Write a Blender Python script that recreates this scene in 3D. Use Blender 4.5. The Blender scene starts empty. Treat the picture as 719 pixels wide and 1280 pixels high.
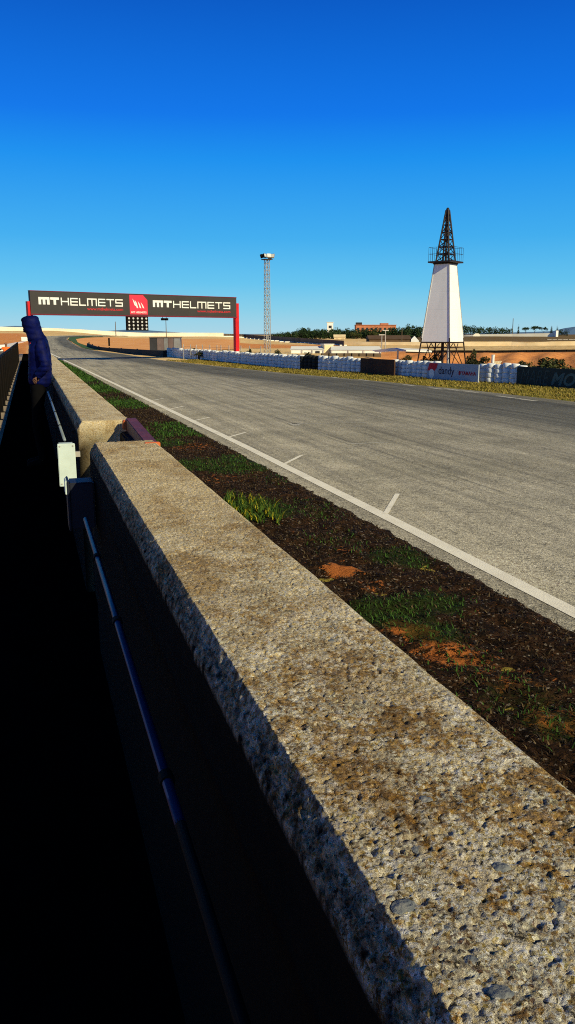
import bpy, bmesh, math, random
from mathutils import Vector, Matrix, noise
random.seed(7)
C = bpy.context.scene.collection
R = math.radians
sc = bpy.context.scene

# ------------------------------------------------------------------ survey
# camera station and helpers that turn a sight line plus a distance into a world point
F_, PSI, TH, H = 1000.0, R(17.58), R(12.52), 1.95
sp, cp, st, ct = math.sin(PSI), math.cos(PSI), math.sin(TH), math.cos(TH)
FW, RT, UP = (sp*ct, cp*ct, -st), (cp, -sp, 0.0), (sp*st, cp*st, ct)

def ray(u, v):
    a, b = (u-359.5)/F_, (640-v)/F_
    return [FW[i]+a*RT[i]+b*UP[i] for i in range(3)]
def at(u, v, Y):
    d = ray(u, v); t = Y/d[1]
    return Vector((d[0]*t, Y, H+d[2]*t))
def gp(u, v, z=0.0):
    d = ray(u, v); t = (z-H)/d[2]
    return Vector((d[0]*t, d[1]*t, z))
def sstep(a, b, x):
    t = min(1.0, max(0.0, (x-a)/(b-a))); return t*t*(3-2*t)
def depth(x, y): return x*sp+y*cp
def T(x, y):
    """height of the terrain"""
    D = depth(x, y)
    if D < 20: D = 20.0
    lat = (x*cp-y*sp)/D
    zm = (1.2-1.0*sstep(-.09, -.03, lat))*min(1.25, max(0, (D-90)/160))*(1+1.4*(1-sstep(-.30, -.18, lat)))
    zr = 1.35*min(1.15, max(0, (D-150)/150))
    w = sstep(.14, .22, lat)
    z = zm*(1-w)+zr*w
    if lat > .08:
        z -= .85*sstep(47, 60, D)*(1-sstep(63, 88, D))*sstep(.10, .17, lat)
        if 56 < D < 92:
            k = sstep(58, 66, D)*(1-sstep(84, 90, D))*sstep(.10, .2, lat)
            s = x*.80-y*.60
            z += k*.16*math.sin(s*2.1+1.2*noise.noise(Vector((x*.1, y*.1, 0))))
            z += k*.10*noise.noise(Vector((x*.5, y*.5, 3)))
    if y < 130:
        z -= .30*sstep(-.95, -1.4, x)*(1-sstep(90, 130, y))*sstep(-40, -20, x)
    if D > 40: z += .10*noise.noise(Vector((x*.07, y*.07, 1)))*sstep(60, 120, D)
    return z
def gnd(u, v, lift=0.0):
    d = ray(u, v); t = 12.0; lt = t
    while t < 900:
        if H+d[2]*t <= T(d[0]*t, d[1]*t): break
        lt = t; t *= 1.01
    a, b = lt, t
    for _ in range(20):
        m = (a+b)/2
        if H+d[2]*m <= T(d[0]*m, d[1]*m): b = m
        else: a = m
    x, y = d[0]*b, d[1]*b
    return Vector((x, y, T(x, y)+lift))
def zpx(x, y, v):
    """height that a point above (x, y) has on the sight line of row v"""
    a = depth(x, y)
    # v = 640 - F*(dot U)/(dot F)
    k = (640-v)/F_
    h0 = x*sp+y*cp
    # dz*ct + h0*st = k*(h0*ct - dz*st)
    dz = h0*(k*ct-st)/(ct+k*st)
    return H+dz

# ------------------------------------------------------------------ mesh helpers
class MB:
    def __init__(s): s.v = []; s.f = []; s.uv = None
    def add(s, vs, fs):
        n = len(s.v); s.v += [tuple(p) for p in vs]; s.f += [tuple(i+n for i in q) for q in fs]
    def box(s, c, size, rot=None, taper=1.0):
        x, y, z = [k/2 for k in size]; c = Vector(c)
        vs = [Vector((a*x*(taper if k > 0 else 1), b*y*(taper if k > 0 else 1), k*z)) for k in (-1, 1) for a, b in ((-1, -1), (1, -1), (1, 1), (-1, 1))]
        if rot is not None: vs = [rot @ p for p in vs]
        s.add([c+p for p in vs], [(3, 2, 1, 0), (4, 5, 6, 7), (0, 1, 5, 4), (1, 2, 6, 5), (2, 3, 7, 6), (3, 0, 4, 7)])
    def tube(s, p0, p1, r0, r1=None, n=8, cap=True):
        p0, p1 = Vector(p0), Vector(p1); r1 = r0 if r1 is None else r1
        d = (p1-p0).normalized(); a = d.orthogonal().normalized(); b = d.cross(a)
        vs = []
        for p, r in ((p0, r0), (p1, r1)):
            for k in range(n):
                t = 2*math.pi*(k+.5)/n; vs.append(p+a*r*math.cos(t)+b*r*math.sin(t))
        fs = [(k, (k+1) % n, n+(k+1) % n, n+k) for k in range(n)]
        if cap: fs += [tuple(range(n-1, -1, -1)), tuple(range(n, 2*n))]
        s.add(vs, fs)
    def bar(s, p0, p1, w, h=None):
        h = h or w; p0, p1 = Vector(p0), Vector(p1); d = (p1-p0); L = d.length; d.normalize()
        up = Vector((0, 0, 1)) if abs(d.z) < .95 else Vector((0, 1, 0))
        a = d.cross(up).normalized(); b = a.cross(d)
        vs = [p+a*i*w/2+b*j*h/2 for p in (p0, p1) for i, j in ((-1, -1), (1, -1), (1, 1), (-1, 1))]
        s.add(vs, [(0, 1, 2, 3), (7, 6, 5, 4), (0, 4, 5, 1), (1, 5, 6, 2), (2, 6, 7, 3), (3, 7, 4, 0)])
    def path(s, pts, r, n=8):
        for a, b in zip(pts, pts[1:]): s.tube(a, b, r, n=n)
    def lathe(s, prof, n=16, c=(0, 0, 0)):
        vs = []; fs = []
        for r, z in prof:
            for k in range(n):
                t = 2*math.pi*k/n; vs.append((c[0]+r*math.cos(t), c[1]+r*math.sin(t), c[2]+z))
        for i in range(len(prof)-1):
            for k in range(n):
                fs.append((i*n+k, i*n+(k+1) % n, (i+1)*n+(k+1) % n, (i+1)*n+k))
        s.add(vs, fs)
    def prism(s, poly, y0, y1):
        """polygon in x,z extruded along y"""
        n = len(poly)
        vs = [(x, y0, z) for x, z in poly]+[(x, y1, z) for x, z in poly]
        fs = [tuple(range(n)), tuple(range(2*n-1, n-1, -1))]
        fs += [(k, n+k, n+(k+1) % n, (k+1) % n) for k in range(n)]
        s.add(vs, fs)
    def wallstrip(s, pts, th):
        """pts: list of (x, y, z0, z1); a wall of that course with thickness th"""
        P = [Vector(p[:2]) for p in pts]; off = []
        for i in range(len(P)):
            d = (P[min(i+1, len(P)-1)]-P[max(i-1, 0)]).normalized(); off.append(Vector((-d.y, d.x))*th/2)
        vs = []
        for p, q, o in zip(pts, P, off):
            a, b = q+o, q-o
            vs += [(a.x, a.y, p[2]), (a.x, a.y, p[3]), (b.x, b.y, p[3]), (b.x, b.y, p[2])]
        fs = []
        for i in range(len(P)-1):
            for k in range(4): fs.append((4*i+k, 4*i+(k+1) % 4, 4*i+4+(k+1) % 4, 4*i+4+k))
        m = 4*(len(P)-1)
        fs += [(3, 2, 1, 0), (m, m+1, m+2, m+3)]
        s.add(vs, fs)
    def sheet(s, L, Rr, n=1):
        """strip between two equal length point lists, n cells across"""
        vs = []
        for a, b in zip(L, Rr):
            for k in range(n+1): vs.append(Vector(a).lerp(Vector(b), k/n))
        fs = [(i*(n+1)+k, i*(n+1)+k+1, (i+1)*(n+1)+k+1, (i+1)*(n+1)+k) for i in range(len(L)-1) for k in range(n)]
        s.add(vs, fs)
    def build(s, name, mat, parent=None, smooth=False, fix=True, bevel=0):
        me = bpy.data.meshes.new(name); me.from_pydata([tuple(p) for p in s.v], [], s.f)
        if fix or bevel:
            bm = bmesh.new(); bm.from_mesh(me)
            if bevel:
                bmesh.ops.bevel(bm, geom=bm.edges[:], offset=bevel, segments=2, affect='EDGES', clamp_overlap=True)
            if fix: bmesh.ops.recalc_face_normals(bm, faces=bm.faces[:])
            bm.to_mesh(me); bm.free()
        if smooth: me.polygons.foreach_set('use_smooth', [True]*len(me.polygons))
        o = bpy.data.objects.new(name, me); C.objects.link(o)
        if mat: me.materials.append(mat)
        if parent: o.parent = parent
        return o

def tag(o, label=None, cat=None, group=None, kind=None):
    if label: o['label'] = label
    if cat: o['category'] = cat
    if group: o['group'] = group
    if kind: o['kind'] = kind
    return o
def thing(name, label, cat, loc=(0, 0, 0), rz=0, group=None):
    o = bpy.data.objects.new(name, None); C.objects.link(o); o.empty_display_size = .2
    o.location = loc; o.rotation_euler = (0, 0, rz)
    return tag(o, label, cat, group)
def dup(root, loc, rz=0, scale=None, label=None):
    r = root.copy(); C.objects.link(r); r.location = loc; r.rotation_euler = (0, 0, rz)
    if scale is not None: r.scale = scale
    if label: r['label'] = label
    for ch in list(root.children):
        c = ch.copy(); C.objects.link(c); c.parent = r
        for g in list(ch.children):
            d = g.copy(); C.objects.link(d); d.parent = c
    return r
def smesh(mb, name, mat, **k): return tag(mb.build(name, mat, fix=False, **k), kind='structure')

# ------------------------------------------------------------------ materials
class N:
    def __init__(s, name):
        s.m = bpy.data.materials.new(name); s.m.use_nodes = True
        s.nt = s.m.node_tree; s.b = s.nt.nodes['Principled BSDF']; s.b.inputs['Specular IOR Level'].default_value = .25
        s._pos = None
    def n(s, t, **k):
        q = s.nt.nodes.new(t)
        for a, b in k.items(): setattr(q, a, b)
        return q
    def l(s, a, b): s.nt.links.new(a, b)
    def pos(s, scale=(1, 1, 1), local=False):
        if local: src = s.n('ShaderNodeTexCoord').outputs['Object']
        else: src = s.n('ShaderNodeNewGeometry').outputs['Position']
        mp = s.n('ShaderNodeMapping'); mp.inputs['Scale'].default_value = scale; s.l(src, mp.inputs['Vector']); return mp.outputs['Vector']
    def noise(s, scale, detail=4, rough=.55, vec=None, dist=0):
        q = s.n('ShaderNodeTexNoise'); q.inputs['Scale'].default_value = scale; q.inputs['Detail'].default_value = detail
        q.inputs['Roughness'].default_value = rough; q.inputs['Distortion'].default_value = dist
        s.l(vec if vec is not None else s.pos(), q.inputs['Vector']); return q.outputs['Fac']
    def vor(s, scale, vec=None, feature='F1', out='Distance'):
        q = s.n('ShaderNodeTexVoronoi', feature=feature); q.inputs['Scale'].default_value = scale
        s.l(vec if vec is not None else s.pos(), q.inputs['Vector']); return q.outputs[out]
    def ramp(s, fac, stops):
        q = s.n('ShaderNodeValToRGB'); e = q.color_ramp.elements
        while len(e) < len(stops): e.new(.5)
        for el, (p, c) in zip(e, stops):
            el.position = p; el.color = (c, c, c, 1) if isinstance(c, (int, float)) else (*c, 1)
        s.l(fac, q.inputs['Fac']); return q.outputs['Color']
    def mix(s, a, b, fac, mode='MIX'):
        q = s.n('ShaderNodeMix', data_type='RGBA', blend_type=mode)
        for x, i in ((fac, 0), (a, 6), (b, 7)):
            if hasattr(x, 'is_linked'): s.l(x, q.inputs[i])
            elif isinstance(x, (int, float)): q.inputs[i].default_value = x
            else: q.inputs[i].default_value = (*x, 1)
        return q.outputs[2]
    def math(s, op, a, b=0.0):
        q = s.n('ShaderNodeMath', operation=op)
        for x, i in ((a, 0), (b, 1)):
            if hasattr(x, 'is_linked'): s.l(x, q.inputs[i])
            else: q.inputs[i].default_value = x
        return q.outputs[0]
    def sep(s, v):
        q = s.n('ShaderNodeSeparateXYZ'); s.l(v, q.inputs[0]); return q.outputs
    def attr(s, name):
        q = s.n('ShaderNodeAttribute'); q.attribute_name = name; return q.outputs['Color']
    def bump(s, h, strength, dist, prev=None):
        q = s.n('ShaderNodeBump'); q.inputs['Strength'].default_value = strength; q.inputs['Distance'].default_value = dist
        s.l(h, q.inputs['Height'])
        if prev is not None: s.l(prev, q.inputs['Normal'])
        s.l(q.outputs['Normal'], s.b.inputs['Normal']); return q.outputs['Normal']
    def col(s, c):
        if hasattr(c, 'is_linked'): s.l(c, s.b.inputs['Base Color'])
        else: s.b.inputs['Base Color'].default_value = (*c, 1)
    def rough(s, r):
        if hasattr(r, 'is_linked'): s.l(r, s.b.inputs['Roughness'])
        else: s.b.inputs['Roughness'].default_value = r

def simple(name, c1, c2=None, scale=3, rough=.7, bump=0, bscale=40, metal=0, spec=.25, stretch=(1, 1, 1), lo=.35, hi=.65):
    m = N(name); m.rough(rough); m.b.inputs['Metallic'].default_value = metal; m.b.inputs['Specular IOR Level'].default_value = spec
    c2 = c2 or tuple(k*.75 for k in c1)
    m.col(m.mix(c1, c2, m.ramp(m.noise(scale, 5, .6, m.pos(stretch)), [(lo, 0), (hi, 1)])))
    if bump: m.bump(m.noise(bscale, 4), bump, .01)
    return m.m

def concrete_mat():
    m = N('weathered_concrete'); m.rough(.95); m.b.inputs['Specular IOR Level'].default_value = .08
    P = m.pos(); X, Y, Z = m.sep(P)
    far = m.ramp(m.math('DIVIDE', Y, 5.0), [(.10, 0), (.50, 1)])
    near = m.math('SUBTRACT', 1.0, far)
    base = m.mix((.92, .84, .67), (.50, .455, .35), m.ramp(m.noise(11, 7, .7), [(.38, 0), (.62, 1)]))
    base = m.mix(base, (.95, .76, .43), m.math('MULTIPLY', far, .65))
    # aggregate: every grain its own tone, fine sand over coarse
    c1 = m.sep(m.vor(300, out='Color'))[0]
    base = m.mix(base, m.ramp(c1, [(0, .04), (.30, .44), (.7, .56), (1, .97)]), m.math('ADD', .35, m.math('MULTIPLY', near, .55)), 'OVERLAY')
    c2 = m.sep(m.vor(115, m.mix(P, m.n('ShaderNodeTexNoise').outputs['Color'], .004), out='Color'))[1]
    base = m.mix(base, m.ramp(c2, [(0, (.16, .14, .12)), (.22, (.47, .46, .44)), (.82, (.54, .54, .54)), (1, (.80, .83, .88))]), m.math('ADD', .20, m.math('MULTIPLY', near, .6)), 'OVERLAY')
    # ochre lichen broken into crumbs
    lz = m.math('ADD', m.math('MULTIPLY', m.noise(5, 3, .6), .50), m.math('MULTIPLY', m.noise(48, 6, .78), .60))
    lf = m.ramp(m.math('ADD', lz, m.math('MULTIPLY', near, .016)), [(.572, 0), (.612, 1)])
    lcol = m.ramp(m.noise(85, 5, .8), [(.33, (.03, .017, .008)), (.46, (.20, .095, .018)), (.57, (.50, .27, .04)), (.7, (.66, .46, .12))])
    base = m.mix(base, lcol, m.math('MULTIPLY', lf, m.math('ADD', .30, m.math('MULTIPLY', near, .58))))
    # broad brownish stains
    stain = m.ramp(m.noise(3.2, 7, .72, m.pos((2.0, 1.1, 1))), [(.48, 0), (.66, 1)])
    base = m.mix(base, m.mix(base, (.52, .39, .23), 1, 'MULTIPLY'), m.math('MULTIPLY', stain, .72))
    # open pores, their cavity shade put into the colour
    p1 = m.ramp(m.noise(150, 4, .75), [(.37, 1), (.43, 0)])
    p2 = m.ramp(m.noise(46, 6, .8), [(.36, 1), (.40, 0)])
    base = m.mix(base, (.028, .022, .014), m.math('MULTIPLY', m.math('MAXIMUM', p1, p2), m.math('ADD', .35, m.math('MULTIPLY', near, .55))))
    q = m.attr('painted_shade')  # mask of the near-black shade painted on the left face and chamfer
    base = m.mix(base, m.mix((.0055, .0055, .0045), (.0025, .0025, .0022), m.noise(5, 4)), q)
    m.col(base)
    h = m.math('ADD', m.math('MULTIPLY', m.noise(190, 5, .75), .8), m.math('MULTIPLY', c1, .25))
    b = m.bump(h, 1, .006)
    m.bump(m.math('ADD', m.noise(46, 6, .8), m.math('MULTIPLY', c2, .22)), .8, .016, b)
    return m.m

def asphalt_mat():
    m = N('worn_asphalt'); m.rough(.9); m.b.inputs['Specular IOR Level'].default_value = .2
    P = m.pos()
    uv = m.attr('lane'); a = m.sep(uv)[0]          # 0 at the left edge, 1 at the right edge
    base = m.mix((.58, .535, .415), (.43, .40, .31), m.ramp(m.noise(1.2, 6, .65), [(.35, 0), (.65, 1)]))
    wob = m.math('ADD', a, m.math('MULTIPLY', m.math('SUBTRACT', m.noise(.35, 4, .6, m.pos((1, .12, 1))), .5), .10))
    dark = m.ramp(wob, [(.10, 0), (.20, .08), (.50, .2), (.66, .9), (.93, .9), (1.0, .45)])
    base = m.mix(base, (.130, .130, .112), dark)
    streak = m.ramp(m.noise(2.2, 5, .6, m.pos((1.6, .05, 1))), [(.42, 0), (.7, 1)])
    base = m.mix(base, m.mix(base, (.50, .50, .52), 1, 'MULTIPLY'), m.math('MULTIPLY', streak, .85))
    st2 = m.ramp(m.noise(5, 3, .6, m.pos((1.5, .03, 1))), [(.55, 0), (.7, 1)])
    base = m.mix(base, (.27, .26, .23), m.math('MULTIPLY', st2, .25))
    cell = m.sep(m.vor(75, out='Color'))[0]
    base = m.mix(base, m.ramp(cell, [(0, .02), (.3, .45), (.7, .55), (1, .97)]), .62, 'OVERLAY')
    c9 = m.sep(m.vor(24, out='Color'))[2]
    base = m.mix(base, m.ramp(c9, [(0, .2), (.2, .5), (.85, .5), (1, .72)]), .5, 'OVERLAY')
    spk = m.ramp(m.noise(28, 3, .8), [(.325, 1), (.36, 0)])
    base = m.mix(base, (.03, .03, .028), m.math('MULTIPLY', spk, .8))
    ln = m.ramp(m.noise(1.3, 2, .5, m.pos((2.6, .012, 1))), [(.60, 0), (.66, 1), (.70, 0)])
    base = m.mix(base, (.045, .045, .045), m.math('MULTIPLY', ln, m.math('MULTIPLY', m.ramp(m.noise(.25, 3), [(.45, 0), (.6, 1)]), .6)))
    base = m.mix(base, m.mix(base, (.80, .80, .78), 1, 'MULTIPLY'), m.ramp(m.noise(.22, 5, .65), [(.46, 0), (.6, 1)]))
    # fine cracks
    cr = m.vor(.55, m.mix(P, m.n('ShaderNodeTexNoise').outputs['Color'], .03), 'DISTANCE_TO_EDGE')
    base = m.mix(base, (.07, .068, .06), m.math('MULTIPLY', m.ramp(cr, [(0, 1), (.006, 0)]), m.math('MULTIPLY', m.ramp(m.noise(.3, 2), [(.5, 0), (.6, 1)]), .45)))
    m.col(base)
    m.bump(m.math('ADD', m.vor(85), m.noise(40, 4)), .5, .008)
    return m.m

def soil_mat():
    m = N('verge_soil'); m.rough(1); m.b.inputs['Specular IOR Level'].default_value = .05
    c = m.sep(m.attr('cover'))
    base = m.mix((.016, .010, .006), (.11, .055, .026), m.ramp(m.noise(9, 7, .8), [(.44, 0), (.68, 1)]))
    base = m.mix(base, (.008, .006, .004), m.ramp(m.noise(45, 4, .7), [(.38, 1), (.5, 0)]))
    cell = m.sep(m.vor(70, out='Color'))[0]
    base = m.mix(base, (.30, .25, .2), m.ramp(cell, [(.955, 0), (.97, .8)]))
    n = m.noise(30, 5, .75)
    org = m.ramp(m.math('ADD', c[0], m.math('MULTIPLY', m.math('SUBTRACT', m.noise(15, 6, .8), .5), 3.2)), [(.42, 0), (.56, 1)])
    base = m.mix(base, m.mix((.58, .20, .055), (.40, .12, .03), n), org)
    grn = m.ramp(m.math('ADD', c[1], m.math('SUBTRACT', n, .5)), [(.35, 0), (.6, 1)])
    base = m.mix(base, m.mix((.03, .055, .012), (.02, .03, .008), n), m.math('MULTIPLY', grn, .85))
    m.col(base); m.bump(m.noise(55, 6, .7), 1, .03)
    return m.m

def terrain_mat():
    m = N('dry_ground'); m.rough(1); m.b.inputs['Specular IOR Level'].default_value = .05
    c = m.sep(m.attr('cover'))
    n1 = m.noise(.06, 6, .65); n2 = m.noise(.9, 5, .7); n3 = m.noise(5, 4, .7)
    base = m.mix((.95, .70, .34), (.82, .53, .23), m.ramp(n1, [(.35, 0), (.65, 1)]))
    base = m.mix(base, (.19, .115, .045), m.math('MULTIPLY', m.ramp(n2, [(.48, 0), (.72, 1)]), .6))
    org = m.ramp(m.math('ADD', c[0], m.math('MULTIPLY', m.math('SUBTRACT', n1, .5), .5)), [(.35, 0), (.65, 1)])
    base = m.mix(base, m.mix((.85, .37, .12), (.55, .20, .065), m.ramp(n2, [(.35, 0), (.7, 1)])), org)
    scr = m.ramp(m.math('ADD', c[1], m.math('SUBTRACT', n2, .5)), [(.35, 0), (.65, 1)])
    base = m.mix(base, m.mix((.11, .06, .025), (.05, .045, .018), m.ramp(n3, [(.4, 0), (.6, 1)])), m.math('MULTIPLY', scr, .85))
    grs = m.ramp(m.math('ADD', c[2], m.math('MULTIPLY', m.math('SUBTRACT', n2, .5), .6)), [(.3, 0), (.7, 1)])
    base = m.mix(base, m.mix((.42, .30, .06), (.17, .165, .03), m.ramp(m.noise(1.6, 5, .7), [(.35, 0), (.6, 1)])), grs)
    m.col(base); m.bump(m.noise(3, 5, .7), .6, .15)
    return m.m

def cladding_mat():
    m = N('white_cladding'); m.rough(.55)
    base = m.mix((.90, .90, .88), (.76, .77, .76), m.ramp(m.noise(1.3, 4, .6, m.pos((1, 1, .35))), [(.45, 0), (.75, 1)]))
    z = m.sep(m.pos())[2]
    seam = m.ramp(m.math('FRACT', m.math('MULTIPLY', z, .82)), [(.0, 1), (.015, 0)])
    base = m.mix(base, (.45, .45, .44), m.math('MULTIPLY', seam, .6))
    m.col(base); return m.m

def paint_mat():
    m = N('worn_white_paint'); m.rough(.8)
    wear = m.ramp(m.noise(60, 5, .8), [(.30, 1), (.42, 0)])
    w2 = m.ramp(m.noise(2.5, 5, .7), [(.45, 0), (.75, 1)])
    base = m.mix((.92, .89, .78), (.74, .70, .60), w2)
    m.col(m.mix(base, (.16, .15, .125), m.math('MULTIPLY', wear, .8))); m.bump(m.vor(85), .3, .006)
    return m.m
def faded_paint_mat():
    m = N('faded_white_paint'); m.rough(.85)
    wear = m.ramp(m.noise(14, 6, .8), [(.40, 1), (.6, 0)])
    m.col(m.mix((.62, .60, .52), (.24, .23, .19), wear)); return m.m
def jacket_mat():
    m = N('navy_quilted_nylon'); m.rough(.65); m.b.inputs['Specular IOR Level'].default_value = .12
    m.col(m.mix((.0010, .0042, .075), (.0008, .0022, .036), m.ramp(m.noise(14, 4, .6), [(.4, 0), (.65, 1)])))
    m.bump(m.noise(30, 4, .6), .5, .01); return m.m
def leaf_mat(name, a, b, c=None):
    m = N(name); m.rough(.8)
    oi = m.n('ShaderNodeObjectInfo').outputs['Random']
    g = m.n('ShaderNodeNewGeometry').outputs['Random Per Island']
    col = m.mix(a, b, g)
    if c: col = m.mix(col, c, m.ramp(g, [(.8, 0), (.85, 1)]))
    col = m.mix(col, m.mix(col, (.55, .6, .5), 1, 'MULTIPLY'), oi)
    m.col(col); return m.m

CONC, ASPH, SOIL, TERR, CLAD, PAINT, FADED, NAVY = concrete_mat(), asphalt_mat(), soil_mat(), terrain_mat(), cladding_mat(), paint_mat(), faded_paint_mat(), jacket_mat()
FLOORM = simple('shaded_walkway', (.004, .004, .004), (.0025, .0025, .0025), 6, 1, .3, spec=0)  # the wall's shadow on the floor is put into this colour
LITFLOORM = simple('lit_floor_concrete', (.42, .33, .22), (.30, .23, .15), 8, .9, .4)  # lighter copy of the floor, painting the sunlit strip past the shadow
PITM = simple('pit_asphalt', (.12, .105, .085), (.17, .14, .105), 1.2, .9, .3)
BLACKM = simple('black_steel', (.006, .006, .006), (.011, .008, .007), 9, .7, spec=.05)
RUSTDARK = simple('dark_rusty_steel', (.035, .020, .016), (.02, .014, .013), 12, .7)
BROWNSTEEL = simple('brown_painted_steel', (.16, .035, .028), (.09, .022, .022), 14, .55, .2, 90)
ORANGE = simple('orange_primer', (.62, .15, .04), (.42, .10, .03), 20, .6, .2, 120)
REDM = simple('red_paint', (.62, .012, .018), (.5, .010, .014), 2, .45)
BANNER = simple('charcoal_banner', (.045, .041, .040), (.036, .033, .033), .8, .6)
PINK = simple('pink_red_print', (.72, .035, .075), (.66, .03, .065), 1, .6)
REDTXT = simple('red_print', (.62, .02, .035), None, 1, .6)
WHITEP = simple('white_print', (.82, .82, .80), (.76, .76, .74), 2, .6)
MAROON = simple('maroon_trim', (.16, .012, .03), None, 2, .6)
LAMPG = simple('lamp_lens', (.60, .60, .58), (.5, .5, .5), 9, .3, spec=.5)
BOXW = simple('white_plastic', (.60, .72, .70), (.50, .60, .57), 6, .5)
BOXB = simple('shaded_white_plastic', (.012, .015, .03), (.008, .010, .022), 6, .5)  # white box with its shade put into the base colour
PVC = simple('shaded_pvc', (.010, .020, .085), (.007, .013, .055), 5, .4, spec=.4)  # grey-white pipe, shade and blue skylight put into its colour
TYREW = simple('whitewashed_tyre', (.80, .82, .84), (.55, .58, .62), 7, .8, .2, 30)
TYREB = simple('black_tyre', (.016, .018, .017), (.03, .03, .028), 7, .85)
BRPANEL = simple('brown_board', (.085, .038, .018), (.045, .02, .012), 1.4, .85)
DANDY = simple('pale_banner', (.40, .44, .50), (.34, .38, .45), 1.2, .6)
DPURPLE = simple('dark_purple_print', (.03, .02, .06), None, 3, .6)
YRED = simple('crimson_print', (.45, .012, .03), None, 3, .6)
DARKGREEN = simple('dark_green_banner', (.012, .02, .016), (.018, .026, .02), 1, .6)
GREENTXT = simple('grey_green_print', (.085, .13, .11), (.07, .11, .095), 3, .6)
GREENLINE = simple('dim_green_print', (.045, .07, .058), None, 3, .6)
GALV = simple('galvanised_steel', (.50, .48, .45), (.36, .34, .32), 6, .5, metal=.3)
DARKSTEEL = simple('dark_lattice_steel', (.016, .014, .018), (.03, .017, .015), 6, .55)
WWALL = simple('limewashed_wall', (.92, .87, .74), (.82, .75, .60), .25, .9)
CREAM = simple('cream_wall', (.86, .71, .46), (.72, .56, .33), .35, .9)
TENTM = simple('white_canvas', (.82, .82, .80), (.72, .72, .70), .4, .7)
BRICKM = simple('red_brick_wall', (.52, .20, .10), (.40, .15, .08), .5, .9)
GLASSD = simple('dark_glazing', (.03, .03, .035), None, 2, .2, spec=.5)
CONTM = simple('grey_container_paint', (.26, .27, .29), (.18, .18, .19), 1.2, .6)
CONTD = simple('dark_container_paint', (.05, .05, .055), (.035, .035, .04), 1.2, .6)
CONTB = simple('brownish_container_paint', (.20, .15, .14), (.14, .10, .1), 1.2, .6)
HILLM = simple('hazy_hill', (.12, .22, .36), (.10, .19, .33), .002, 1)  # distance haze is put into the hill colour
SKIN = simple('skin', (.24, .125, .08), (.20, .10, .06), 9, .6)
TROUS = simple('black_trousers', (.003, .003, .004), (.005, .005, .006), 9, .95, spec=.02)
VEST = simple('orange_hi_vis', (.9, .16, .015), (.78, .13, .01), 4, .7)
HAIR = simple('dark_hair', (.015, .011, .009), None, 20, .7)
BARK = simple('bark', (.09, .06, .04), (.05, .035, .025), 4, .95)
LEAFD = leaf_mat('dark_tree_leaves', (.012, .035, .012), (.04, .075, .022))
LEAFO = leaf_mat('olive_leaves', (.03, .045, .012), (.10, .11, .03))
LEAFS = leaf_mat('shrub_leaves', (.018, .03, .008), (.075, .08, .02), (.14, .10, .04))
GRASSG = leaf_mat('green_grass', (.02, .07, .010), (.07, .16, .02))
GRASSY = leaf_mat('yellow_weed', (.025, .075, .008), (.09, .15, .012), (.42, .36, .02))
DRYW = leaf_mat('dry_litter', (.008, .006, .004), (.07, .035, .015), (.17, .11, .06))
DRYG = leaf_mat('dry_grass', (.38, .27, .05), (.19, .19, .03), (.55, .40, .12))
TRACKG = simple('green_runoff', (.045, .13, .03), (.07, .11, .03), .3, .95)
GRAVEL = simple('orange_gravel', (.92, .46, .15), (.78, .34, .10), .25, 1, .3, 8)
BLUEPVC = simple('pale_pvc', (.22, .27, .30), (.15, .19, .22), 5, .4, spec=.4)

# ------------------------------------------------------------------ ground
def build_terrain():
    angs = []
    a = -180.0
    while a < 180:
        angs.append(a)
        a += .28 if -12 <= a < 46 else (1.0 if -40 <= a < 80 else 5)
    rad = [0.01]; r = 3.0
    while r < 7000:
        rad.append(r)
        r *= 1.012 if 40 < r < 320 else 1.06
    rad.append(7000)
    vs = []; cols = []
    for r in rad:
        for a in angs:
            x, y = r*math.sin(R(a)), r*math.cos(R(a))
            z = T(x, y) if y > 0 else -.3*sstep(-.95, -1.4, x)*sstep(-40, -20, x)
            vs.append((x, y, z))
            D = max(1, depth(x, y)); lat = (x*cp-y*sp)/D
            nn = noise.noise(Vector((x*.03, y*.03, 5)))
            o = max(sstep(.02, .2, lat)*(1-sstep(88, 110, D)), .8*(1-sstep(-.33, -.3, lat))*(1-sstep(200, 240, D)), .75*sstep(100, 125, D)*(1-sstep(150, 175, D))*(1-sstep(.05, .1, lat)))
            s_ = max(.8*sstep(.1, .16, lat)*sstep(170, 200, D), .9*sstep(.12, .2, lat)*sstep(45, 52, D)*(1-sstep(58, 68, D)), .4*sstep(.1, .16, lat)*sstep(90, 100, D)*(1-sstep(140, 160, D)))
            g_ = (1-sstep(42, 60, D))*sstep(-.2, -.1, lat+.0)
            cols.append((o+.25*nn, s_, g_))
    n = len(angs); fs = []
    for i in range(len(rad)-1):
        for k in range(n):
            fs.append((i*n+k, i*n+(k+1) % n, (i+1)*n+(k+1) % n, (i+1)*n+k))
    me = bpy.data.meshes.new('ground'); me.from_pydata(vs, [], fs)
    at_ = me.color_attributes.new('cover', 'FLOAT_COLOR', 'POINT')
    for d, c in zip(at_.data, cols): d.color = (*[max(0, k) for k in c], 1)
    me.polygons.foreach_set('use_smooth', [True]*len(me.polygons))
    me.materials.append(TERR)
    o = bpy.data.objects.new('ground', me); C.objects.link(o); me.flip_normals() if me.polygons[n+3].normal.z < 0 else None
    return tag(o, kind='structure')
build_terrain()

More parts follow.
